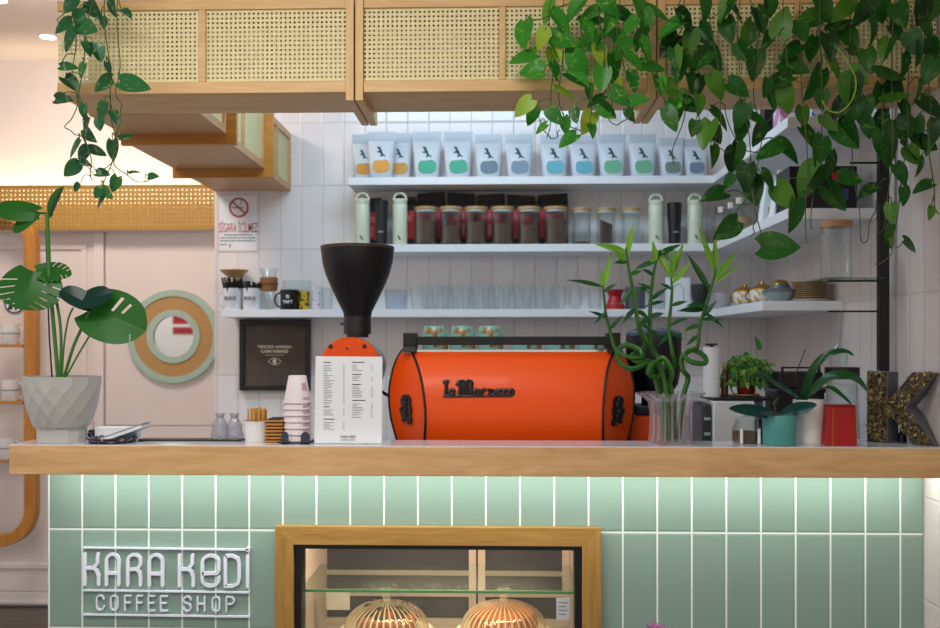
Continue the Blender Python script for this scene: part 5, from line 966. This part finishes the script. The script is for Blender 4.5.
def mono(base, tip, wpx, nrm, fold, curl, m_, hole, y0, y1):
    q = MB(); leaf(q, mp(*base, y0), mp(*tip, y1), wpx*k, nrm, fold, curl, 'heart', 48, .16, hole, 14, None, .22); return q.obj('leaf', m_, pl, ang=180)
mono((35,212), (-8,206), 25, (.1,-1,.55), -.15, .15, MG, None, .05, .02)
mono((35,213), (12,231), 17, (-.3,-1,.3), -.1, .1, MG, None, .05, .03)
mono((33,271), (18,306), 66, (.1,-.85,.6), -.25, .2, MG, slit, .06, .01)
mono((36,270), (68,268), 26, (0,-.9,.7), -.2, .3, MG, slit, .07, .07)
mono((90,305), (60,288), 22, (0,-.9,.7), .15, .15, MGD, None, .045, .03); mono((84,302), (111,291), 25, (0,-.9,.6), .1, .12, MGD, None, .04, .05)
mono((90,309), (143,328), 56, (.1,-.95,.3), .12, .15, MG, holes, .08, .06)
q = MB(); a0 = mp(51, 217, .10); a1 = mp(66, 187, .10); leaf(q, a0, a1, 15*k, (-.7,-.7,.2), .9, -.05, 'oval', 10, 0, None, 3); q.obj('young_leaf', MG, pl); MB().tube(smooth([mp(46,213,.1), mp(40,213,.08), mp(34,212,.06)], 4), .004, 8).obj('petiole', PET, pl); MB().tube(smooth([mp(46,213,.1), mp(49,217,.1), mp(53,214,.1)], 4), .003, 8).obj('petiole', PET, pl)
# ================================================================ lucky bamboo in a ribbed glass vase
YV = .098; k = M(1, YV); vs = thing('glass_vase', 'ribbed clear glass vase with flared rim holding lucky bamboo', 'vase', at(670.5, YV)); v0 = vs.location.copy()
MB().lathe(px_prof([(0,0),(21,0),(22,1.5),(20.5,10),(20,30),(22,41),(27,46),(33,49),(33.5,50.5),(31,50),(25,46.8),(20,41),(18.6,30),(19,10),(20,3),(0,3)], YV), 96, wob=lambda a, z: 1+.03*math.cos(18*a)).obj('ribbed_body', glass('vase_glass', '#faf6f8', .6, .07, frost=.13, rib_glints=18, warm=(.9,.84,.88,1)), vs)  # pinkish reflections on the fluting painted as stripes in the glass colour
MB().lathe(px_prof([(0,3.2),(18.3,3.4),(18,28),(0,28)], YV), 48).obj('water', glass('vase_water', '#f2f5f2', .2, .02, frost=.03), vs)
BST = leafmat('bamboo_stem', '#285c2a', '#3f762e', '#6c9638', .9, .35); BLF = leafmat('bamboo_leaf', '#164428', '#22582a', '#38702c', .9, .35); BLT = leafmat('bamboo_tip_leaf', '#5f9a2c', '#7ab43a', '#96c850', .9, .4)
def stalk(label, pts, tops, leaves, base):
    t = thing('bamboo_stalk', label, 'plant stalk', (X(base[0], base[1]-.032), base[1]-.032, ZTOP+.0004+3.6*k), 'lucky bamboo stalks in the glass vase'); o_ = t.location.copy()
    pp = smooth([Vector((0,0,0))]+[P(a, e, y-.032)-o_ for a, e, y in pts], 8); n_ = len(pp)
    MB().tube(pp, [ (.0078 if i < n_*.55 else .0078-.0050*(i-n_*.55)/(n_*.45))*(1.12 if i % 7 == 0 else 1) for i in range(n_)], 8).obj('stem', BST, t)
    lm, tm = MB(), MB()
    for (bx, by, tx, ty, w) in leaves: y = YV+RN.uniform(-.03,.03); leaf(lm, P(bx,by,YV)-o_, P(tx,ty,y-.02)-o_, w*k, (RN.uniform(-.3,.3),-1,.8), .25, .12, 'lance', 10)
    for (bx, by, tx, ty, w) in tops: y = YV+RN.uniform(-.03,.03); leaf(tm, P(bx,by,YV)-o_, P(tx,ty,y)-o_, w*k*.78, (RN.uniform(-.4,.4),-1,.3), .4, .06, 'lance', 10)
    lm.obj('leaves', BLF, t); tm.obj('tip_leaves', BLT, t)
stalk('leftmost lucky bamboo stalk, reaching over the machine corner', [(660,400,.13),(655,378,.13),(648,364,.11),(632,369,.10),(620,363,.12),(617,352,.15),(626,345,.16),(640,350,.13),(641,357,.10),(626,356,.09),(616,349,.12),(611,335,.13),(606,315,.13),(604,298,.13),(603,286,.13)],
      [(603,290,612,250,7),(603,288,601,268,5)], [(603,287,568,277,6),(610,330,622,314,5),(606,318,590,310,5),(604,292,616,283,5),(606,312,594,323,4)], (664,.13))
stalk('second lucky bamboo stalk, with the tallest pale tip', [(662,405,.15),(658,382,.15),(650,362,.13),(638,362,.10),(632,356,.13),(642,350,.16),(646,342,.14),(640,330,.13),(636,310,.13),(633,290,.13),(629,270,.13),(627,255,.13),(626,248,.13)],
      [(627,258,633,222,8),(627,252,594,243,9),(626,262,612,248,8)], [(628,262,614,262,6),(632,290,620,304,6),(636,308,622,322,6),(636,310,650,318,6),(634,296,650,284,5),(630,275,642,270,6),(638,322,652,330,5)], (667,.145))
stalk('third lucky bamboo stalk, standing in the middle', [(668,405,.12),(664,380,.12),(656,362,.10),(648,372,.08),(658,377,.11),(664,366,.15),(654,352,.16),(650,340,.14),(650,315,.13),(651,295,.13),(653,278,.13),(656,262,.13),(660,250,.13)],
      [(656,262,653,240,7),(658,258,646,262,6),(661,250,671,262,7)], [(657,256,682,242,7),(654,276,642,268,6),(651,300,668,286,6),(650,316,636,330,6),(650,318,664,312,7),(652,290,638,282,5),(650,330,662,338,6),(655,262,634,268,8),(651,305,665,300,5)], (671,.125))
stalk('fourth lucky bamboo stalk, with splayed pale leaves', [(674,405,.14),(670,385,.14),(672,372,.11),(664,358,.10),(656,364,.13),(662,372,.16),(674,366,.14),(672,352,.12),(669,330,.13),(671,305,.13),(672,290,.13),(671,278,.13)],
      [(671,278,652,242,9),(671,278,684,240,8),(672,280,674,246,7),(672,284,692,261,8)], [(671,306,688,300,5),(670,325,690,316,5),(668,332,684,338,5),(672,290,660,282,5),(669,335,658,344,5)], (673,.14))
stalk('rightmost lucky bamboo stalk, curling beside the white roll', [(684,395,.12),(688,378,.12),(683,370,.10),(682,358,.12),(692,350,.15),(704,356,.13),(705,363,.10),(692,362,.09),(684,355,.12),(694,349,.14),(698,345,.13),(700,325,.13),(706,305,.13),(712,285,.13),(716,268,.13)],
      [(714,276,716,232,9),(715,272,698,224,7),(714,280,738,250,9),(713,284,742,262,5)], [(710,292,688,251,7),(706,305,687,304,7),(704,310,678,309,8),(702,318,716,300,6),(702,320,722,318,7),(700,325,684,330,6),(703,312,725,326,5),(699,335,686,345,5)], (678,.13))
# ================================================================ right part of the counter
def lathed(name, label, cat, px, Y, prof, m_, part='body', z=None, group=None, n=36):
    t = thing(name, label, cat, at(px, Y, ZTOP+.0004 if z is None else z), group); MB().lathe(px_prof(prof, Y), n).obj(part, m_, t); return t
ORC = leafmat('orchid_leaf', '#1a4a28', '#22562c', '#2f6a30', .9, .25); ORCD = leafmat('orchid_leaf_dark', '#123a34', '#16433a', '#1c4c3c', .9, .25)
Y = .068; t = lathed('potted_orchid', 'flat leaved orchid in the small teal ribbed pot', 'plant', 779.5, Y, [(0,0),(15.6,0),(16.4,1.5),(16.6,28),(16.2,29.5),(15,29.5),(14.8,25),(0,25)], mat('teal_glaze', '#4f9a96', .3, var=.12, scale=60), 'pot'); o0 = t.location.copy()
MB().lathe(px_prof([(0,25.2),(14.5,25.2),(0,27)], Y), 20).obj('bark', BEANS, t)
for (bx,by,tx,ty,w,y1,nr) in ((776,414,729,408,17,.02,(0,-.8,.8)),(781,414,817,404,17,.03,(.2,-.8,.8)),(778,413,760,414,12,.0,(0,-.5,1)),(780,413,798,415,10,.10,(0,-.4,1))):
    q = MB(); leaf(q, P(bx,by,Y)-o0, P(tx,ty,y1)-o0, w*M(1,Y), nr, .12, .02, 'oval', 12); q.obj('leaf', ORCD, t)
MB().tube(smooth([P(778,416,Y)-o0, P(774,404,Y)-o0, P(779,398,Y)-o0], 5), .002, 6).obj('flower_stalk', mat('brown_stalk', '#54452c', .6), t)
Y = .118; t = lathed('potted_orchid', 'arching leaved orchid in the plain white pot', 'plant', 809, Y, [(0,0),(13,0),(15.4,42),(15.2,43),(14.2,43),(13.6,38),(0,38)], CERAM, 'pot'); o0 = t.location.copy()
MB().lathe(px_prof([(0,38.2),(13.5,38.2),(0,40)], Y), 20).obj('bark', BEANS, t)
def orch(pts, w, mm, nr):
    sp = smooth([P(a,e,y-.05)-o0 for a,e,y in pts], 6); q = MB(); n_ = len(sp)-1; rows = []
    for i, p in enumerate(sp):
        s_ = i/n_; d_ = (sp[min(i+1,n_)]-sp[max(i-1,0)]).normalized(); sd = d_.cross(Vector(nr)).normalized(); nn = sd.cross(d_); W = w*M(1,Y)/2*max(.04, math.sin(math.pi*(.12+.88*s_)**1.0)**.55 if s_ < 1 else .04)
        rows.append([p+sd*W*u+nn*.25*W*abs(u) for u in (-1,-.5,0,.5,1)])
    q.loft(rows, False, False); q.obj('leaf', mm, t)
orch([(803,400,.17),(806,388,.15),(813,370,.13),(824,357,.12),(836,352,.11),(846,351.5,.11),(854,356,.10)], 8, ORC, (0,-.75,.7))
orch([(805,401,.17),(815,389,.14),(830,378,.11),(846,376,.09),(858,381,.08),(867,391,.08)], 15, ORC, (.1,-.6,.8))
orch([(806,401,.17),(818,391,.12),(830,388,.08),(841,395,.06),(852,405,.05)], 7, ORC, (0,-.6,.8))
orch([(802,400,.17),(790,394,.13),(776,385,.10),(764,377,.09),(752,376,.08)], 11, ORCD, (0,-.55,.9))
orch([(801,401,.17),(790,392,.2),(778,384,.2),(768,378,.2)], 7, ORCD, (0,-.55,.9))
MB().tube(smooth([P(801,400,Y)-o0, P(799,385,Y)-o0, P(795,378,Y)-o0, P(799,366,Y)-o0, P(805,350,Y)-o0], 5), .0016, 6).obj('flower_stalk', mat('dark_stalk', '#221d16', .6), t)
Y = .075; kk = M(1, Y); t = thing('red_box', 'bright red tapered tin beside the white orchid pot', 'tin', at(838, Y)); b = MB()
b.loft([[(-15*kk,-.03,0),(15*kk,-.03,0),(15*kk,.035,0),(-15*kk,.035,0)],[(-12.6*kk,-.026,38*kk),(14.4*kk,-.026,38*kk),(14.4*kk,.03,38*kk),(-12.6*kk,.03,38*kk)]]); b.obj('tin_body', mat('signal_red', '#a81206', .35, var=.03), t, bevel=.002)
MB().box(-12.8*kk, 14.6*kk, -.027, .031, 38.05*kk, 39.4*kk).obj('tin_lid', mat('tin_lid_red', '#8e130c', .4), t, bevel=.001); MB().loft([[(-9*kk,-.0305,.001),(-8.5*kk,-.0305,.001),(-8.5*kk,-.0290,.001),(-9*kk,-.0290,.001)],[(-8*kk,-.0266,37*kk),(-7.5*kk,-.0266,37*kk),(-7.5*kk,-.025,37*kk),(-8*kk,-.025,37*kk)]]).obj('seam', GOLD, t)
# dark little bottle seen under the letter
t = lathed('bottle', 'tiny dark bottle glimpsed between the legs of letter K', 'bottle', 902, .145, [(0,0),(4,0),(4.4,1),(4.4,7),(2,10),(2,12),(0,12)], BLACK); MB().lathe(px_prof([(0,12.1),(2.6,12.1),(2.6,15),(0,15)], .145), 16).obj('cap', mat('navy_cap', '#27304a', .4), t)
# on the work counter behind
ZW = .9204
def kz(py, Y): return Z(py, Y)-ZW
Y = .50; t = thing('white_appliance', 'white boxy water heater with dark top behind the vase', 'appliance', (X(727, Y), Y, ZW)); kk = M(1, Y)
MB().box(-20*kk, 20*kk, -.10, .14, 0, kz(400.5, Y-.1)).obj('housing', WHITE, t, bevel=.006); MB().box(-19.6*kk, 37*kk, -.098, .138, kz(400.4,Y-.1), kz(397.6,Y-.1)).obj('dark_top', BLKM, t, bevel=.002)
m = MB(); m.box(20.2*kk, 36*kk, .0, .13, 0, kz(402,Y-.1)); m.obj('rear_housing', mat('light_grey_plastic', '#c4c6ca', .4), t, bevel=.004); MB().box(-29*kk, -20.2*kk, -.08, .10, 0, kz(404,Y-.1)).obj('control_column', mat('graphite', '#34383e', .4), t, bevel=.006)
for py in (418, 433): o = MB().box(-27.5*kk, -21.5*kk, -.0835, -.0801, kz(py+1.6, Y-.08), kz(py-1.2, Y-.08)).obj('button', mat('mint_button', '#a9c4bb', .4), t)
ztop_ = ZW+kz(397.6,Y-.1)+.0004
def on_top(px, Y, py): return (X(px, Y), Y, ztop_)
Y = .47; t = thing('paper_roll', 'tall white paper roll with black core on the water heater', 'paper roll', on_top(711.5, Y, 0)); h = Z(347, Y)-ztop_; kk = M(1, Y); MB().lathe([(0,0),(8.2*kk,0),(8.2*kk,h),(2.4*kk,h),(2.4*kk,h-.02),(0,h-.02)], 32).obj('roll', PAPER, t); MB().lathe([(0,h-.019),(2.3*kk,h-.019),(2.3*kk,h+.006),(6*kk,h+.006),(6*kk,h+.012),(0,h+.012)], 24).obj('black_core', BLACK, t)
Y = .52; t = thing('bottle', 'slim brown bottle with a yellow collar beside white roll', 'bottle', on_top(724.5, Y, 0)); kk = M(1, Y); h = Z(366, Y)-ztop_; MB().lathe([(0,0),(3.6*kk,0),(3.6*kk,h*.7),(1.6*kk,h*.9),(1.6*kk,h),(0,h)], 20).obj('body', mat('amber_brown', '#6a321c', .25), t); MB().lathe([(1.62*kk,h*.9),(2.6*kk,h*.92),(2.6*kk,h*1.02),(0,h*1.02)], 16).obj('yellow_collar', mat('yellow_collar', '#b99a2a', .5), t); MB().lathe([(0,h*1.021),(1.4*kk,h*1.021),(1.4*kk,h*1.12),(0,h*1.12)], 12).obj('cap', STEEL, t)
# hanging-stem plant in red pot
Y = .53; kk = M(1, Y); t = thing('potted_plant', 'bushy trailing plant in a red pot behind the orchids', 'plant', on_top(746, Y, 0)); o0 = t.location.copy()
zr = Z(376, Y)-ztop_; MB().lathe([(0,0),(8*kk,0),(10.5*kk,zr),(9.7*kk,zr),(9.2*kk,zr*.85),(0,zr*.85)], 28).obj('pot', mat('brick_red', '#7c1d14', .5, var=.1), t); MB().lathe([(10.4*kk,zr-2*kk),(11.4*kk,zr-2*kk),(11.4*kk,zr+.002),(10.4*kk,zr+.002)], 28).obj('pot_rim', MATS['brick_red'], t)
BSH = leafmat('bush_leaf', '#2e6a2c', '#4a8a3a', '#8aac4e', .8, .4); fm = MB(); sm2 = MB(); rn = random.Random(4)
for i in range(105):
    a = rn.uniform(0, 6.28); el = rn.uniform(-.1, 1.5); r_ = rn.uniform(.5, 1.0)*25*kk
    top_ = Vector((math.cos(a)*math.cos(el)*r_, math.sin(a)*math.cos(el)*r_*.75, zr+math.sin(el)*r_*.95)); end = top_+Vector((math.cos(a)*.02, math.sin(a)*.015, -rn.uniform(.01,.065)))
    if end.z < .045: end.z = .045
    sp = smooth([Vector((math.cos(a)*.012, math.sin(a)*.012, zr*.9)), top_*.6+Vector((0,0,zr*.4+.01)), top_, end], 4); sm2.tube(sp, .0011, 5)
    for q in range(2, len(sp), 2):
        d_ = Vector((rn.uniform(-1,1), rn.uniform(-1,.2), rn.uniform(-1,.1))).normalized(); leaf(fm, sp[q], sp[q]+d_*rn.uniform(.016,.028), rn.uniform(.010,.017), (rn.uniform(-.5,.5),-1,rn.uniform(.1,1)), .2, .2, 'heart', 4, .12)
d_ = [P(752,372,Y)-o0, P(757,358,Y)-o0, P(755,349,Y)-o0]; sm2.tube(smooth(d_, 4), .0012, 5); leaf(fm, P(759,349,Y)-o0, P(756,336,Y)-o0, 8*kk, (.6,-1,.2), .2, .1, 'heart', 6)
fm.obj('leaves', BSH, t); sm2.obj('stems', VINEL, t)
m = MB(); m.tube([(12.5*kk*math.cos(R(i*30)), 12.5*kk*math.sin(R(i*30)), .004) for i in range(12)], .003, 6, closed=True); m.tube(smooth([(-12.5*kk,-.01,.004),(-17*kk,-.012,.04),(-16*kk,-.012,.085),(-9*kk,-.012,.12)], 5), .0026, 6); m.obj('rattan_hoop', mat('rattan', '#a8824a', .6), t)
# glass jar, black canister, black crate, dispenser
Y = .122; t = lathed('jar', 'small glass jar with dark coffee beside the teal pot', 'jar', 746.5, Y, [(0,0),(14,0),(14.5,1.5),(14,14),(11,19),(11,22),(10.4,22),(10.4,19),(13.4,14),(13.8,2),(0,1)], GLASSB, 'glass_body'); MB().lathe(px_prof([(0,1.2),(13.2,1.2),(13.2,11),(0,12)], Y), 28).obj('ground_coffee', BEANS, t); MB().lathe(px_prof([(0,22.1),(11.4,22.1),(11.4,24),(4,26),(0,27.5)], Y), 28).obj('glass_lid', GLASS, t)
[MB().cyl(1.6*M(1,Y), .001, 15*M(1,Y), 10, (u*M(1,Y), -14.9*M(1,Y), 0)).obj('white_pillar', CERAM, t) for u in (-8.5, 8.5)]
Y = .145; t = lathed('canister', 'slim black canister between glass jar and teal pot', 'canister', 762, Y, [(0,0),(3,0),(3.2,22),(0,22)], BLACK); MB().lathe(px_prof([(0,22.1),(2.4,22.1),(2.4,24),(0,24.5)], Y), 16).obj('cap', BLKM, t)
Y = .50; t = thing('black_basket', 'black slatted crate standing behind the orchid leaves', 'crate', (X(794, Y), Y, ZW)); kk = M(1, Y); w = 22*kk; h = kz(372, Y-.08); m = MB()
m.box(-w, w, -.08, -.074, 0, h*.82); m.box(-w, w, .074, .08, 0, h*.82); m.box(-w, -w+.006, -.074, .074, 0, h*.82); m.box(w-.006, w, -.074, .074, 0, h*.82); m.box(-w, w, -.074, .074, 0, .006); m.obj('walls', BLKM, t)
MB().box(-w-.004, w+.004, -.084, .084, h*.821, h*.86).obj('band', BLACK, t, bevel=.002); MB().box(-w*.96, w*.96, -.075, .075, h*.861, h).obj('lid', BLKM, t, bevel=.004)
for i in range(6): MB().box(-w+.014+i*(2*w-.028)/6, -w+.014+(i+.72)*(2*w-.028)/6, -.0824, -.0801, h*.2, h*.76).obj('slat', BLACK, t)
m = MB(); 
for s_ in (-1, 1): m.box(s_*w*.8-.004, s_*w*.8+.004, -.076, -.070, h+.0002, h+.012)
m.box(-w*.8-.004, w*.8+.004, -.076, -.070, h+.0122, h+.018); m.obj('handle', BLKM, t)
Y = .36; t = thing('glass_dispenser', 'tall clear glass jug with black lid behind the red tin', 'jug', (X(842, Y), Y, ZW)); kk = M(1, Y)
def gz(py): return kz(py, Y)
MB().lathe([(0,0),(16*kk,0),(17*kk,gz(440)),(14.8*kk,gz(382)),(14.8*kk,gz(378.5)),(14.2*kk,gz(378.5)),(14.2*kk,gz(382)),(16.4*kk,gz(440)),(15.4*kk,.004),(0,.004)], 40, wob=lambda a, z: 1+.008*math.cos(16*a)).obj('glass_body', GLASSB, t)
MB().lathe([(0,gz(378.4)),(16*kk,gz(378.4)),(16.4*kk,gz(376)),(16.4*kk,gz(367.5)),(15.6*kk,gz(366.8)),(0,gz(366.8))], 36).obj('lid', BLACK, t)
MB().tube(smooth([(15*kk,0,gz(386)),(24*kk,0,gz(390)),(27*kk,0,gz(405)),(24*kk,0,gz(420)),(16.6*kk,0,gz(428))], 6), .005, 8).obj('handle', GLASS, t)
# ================================================================ black post rack on the right wall
Y = .36; xpost = X(883, Y); pr = thing('post_rack', 'black metal post with brackets and glass shelves by right wall', 'rack', (xpost, Y, ZW)); kk = M(1, Y)
MB().box(-5*kk, 5*kk, -.012, .012, 0, ZC-ZW-.001).obj('post', BLKM, pr, bevel=.001)
for (py, u0) in ((280, 828), (310.5, 828), (162, 850)):
    z = Z(py, Y, 860)-ZW; MB().box(X(u0, Y)-xpost, -5.05*kk, -.004, .004, z-.006, z).obj('bracket', BLKM, pr)
for py, u0 in ((279.7, 818),):
    z = Z(py, Y, 860)-ZW; MB().box(X(u0, Y)-xpost, -5.2*kk, -.06, .12, z+.0002, z+.004).obj('glass_shelf', glass('rack_glass', '#e8f0ee', .5), pr)
zsh = Z(279.7, Y, 860)+.0044
Yj = Y+.01; t = thing('glass_canister', 'tall glass canister with wooden lid on the post rack', 'canister', (X(836.5, Yj), Yj, zsh)); kk = M(1, Yj); h = Z(221.5, Yj, 836)-zsh
MB().lathe([(0,0),(14.5*kk,0),(15*kk,.003),(15*kk,h*.9),(14.5*kk,h*.9),(14.4*kk,.004),(0,.004)], 36).obj('glass_body', GLASSB, t); MB().lathe([(0,h*.901),(15.4*kk,h*.901),(15.4*kk,h),(0,h)], 36).obj('wooden_lid', wood('lid_wood', '#9c7048', '#b98a5c', 'x'), t)
zb_ = Z(310.5, Y, 838)-.0064; t = thing('wine_glass', 'stemmed glass hanging upside down from the lower bracket', 'glass', (X(838, Y), Y, zb_)); f_ = lambda py: Z(py, Y, 838)-zb_
MB().lathe([(0,0),(9*kk,0),(9*kk,-.002),(1.4*kk,-.006),(1.1*kk,f_(342)),(5*kk,f_(347)),(9*kk,f_(353)),(9.4*kk,f_(358)),(8.6*kk,f_(365)),(8.2*kk,f_(365)),(8.9*kk,f_(358)),(8.5*kk,f_(353)),(4*kk,f_(349)),(0,f_(346))], 28).obj('bowl_and_stem', GLASSB, t)
# pink flower in a floor pot in front of the bar, only its tip shows
Y = -.32; t = thing('potted_flower', 'pink flower whose tip pokes up at the bottom edge before the tiles', 'plant', (X(656, Y), Y, .0004)); zt_ = Z(623.5, Y, 656)
MB().lathe([(0,0),(.07,0),(.09,.26),(.082,.26),(.078,.22),(0,.22)], 32).obj('pot', CERAM, t); MB().lathe([(0,.221),(.077,.221),(0,.23)], 20).obj('soil', BEANS, t)
MB().tube(smooth([(0,0,.22),(.01,0,.4),(0,0,zt_-.03)], 6), .003, 8).obj('stem', PET, t); fm = MB()
for q in range(8): a = q*.785; leaf(fm, (0,0,zt_-.032), (.03*math.cos(a), .03*math.sin(a), zt_-.004-.008*(q%2)), .022, (0,0,1), .2, -.1, 'oval', 6, 0)
fm.obj('petals', leafmat('pink_petal', '#b25a9c', '#c070b0', '#d090c4', .9, .5), t); fm = MB()
for q in range(4): a = q*1.57+.4; leaf(fm, (0,0,.23), (.09*math.cos(a), .09*math.sin(a), .38), .03, (0,0,1), .2, .3, 'lance', 8, 0)
fm.obj('leaves', POTHOS, t)
# ================================================================ light and camera
def area(name, loc, rot_, sx, sy, power, col, spread=180):
    l = bpy.data.lights.new(name, 'AREA'); l.shape = 'RECTANGLE'; l.size = sx; l.size_y = sy; l.energy = power; l.color = col; l.spread = R(spread)
    o = bpy.data.objects.new(name, l); COL.objects.link(o); o.location = loc; o.rotation_euler = [R(a) for a in rot_]; return o
area('service_ceiling_light', (-.2, .60, 2.86), (32, 0, 0), 1.4, .4, 24, (.58, .81, 1.0))
area('room_ceiling_light', (-.70, -1.35, 2.86), (28, 0, 0), 1.5, .7, 24, (1.0, .96, .91), 130)
area('counter_strip_light', ((xt+xe)/2, .050, 1.036), (10, 0, 0), xe-xt-.04, .014, 5.0, (.98, 1.0, .95))
area('cove_light', (-2.0, 2.215, Z(186, 2.2, 100)-.10), (180, 0, 0), 2.2, .04, 8, (1.0, .80, .52))
area('case_light', ((ix0+ix1)/2, .235, .842), (25, 0, 0), .7, .03, 7.0, (1.0, .76, .48))
area('left_ceiling_light', (-2.0, 1.2, 2.88), (15, 0, 0), .5, .5, 26, (1.0, .88, .80))
area('mirror_wall_fill', (-3.5, -2.7, 2.85), (-20, 0, 0), .4, .4, 16, (1.0, .95, .9))  # added fill lamp, brightens the wall reflected in the mirror
for (x, y, z) in ((-1.3, -2.1, 2.25), (.9, -2.1, 2.25)):
    l = bpy.data.lights.new('pendant_bulb', 'POINT'); l.energy = 7; l.color = (1, .78, .5); l.shadow_soft_size = .09; o = bpy.data.objects.new('pendant_bulb', l); COL.objects.link(o); o.location = (x, y, z)
w = bpy.data.worlds.new('room_light'); bpy.context.scene.world = w; w.use_nodes = True
bg = w.node_tree.nodes['Background']; bg.inputs[0].default_value = (1.0, .965, .955, 1); bg.inputs[1].default_value = .70
cam = bpy.data.cameras.new('camera'); co = bpy.data.objects.new('camera', cam); COL.objects.link(co)
co.location = (0, CY, EYE); co.rotation_euler = (R(90), 0, TH); cam.sensor_width = 36; cam.lens = F/940*36; cam.shift_y = 30/940
cam.dof.use_dof = True; cam.dof.focus_distance = 2.85; cam.dof.aperture_fstop = 3.2
sc = bpy.context.scene; sc.camera = co
sc.view_settings.view_transform = 'Standard'; sc.view_settings.look = 'None'; sc.view_settings.exposure = 0.0; sc.view_settings.gamma = 1.0; sc.view_settings.use_curve_mapping = False
try:
    sc.cycles.use_denoising = True; sc.cycles.max_bounces = 10; sc.cycles.transparent_max_bounces = 32
except Exception: pass
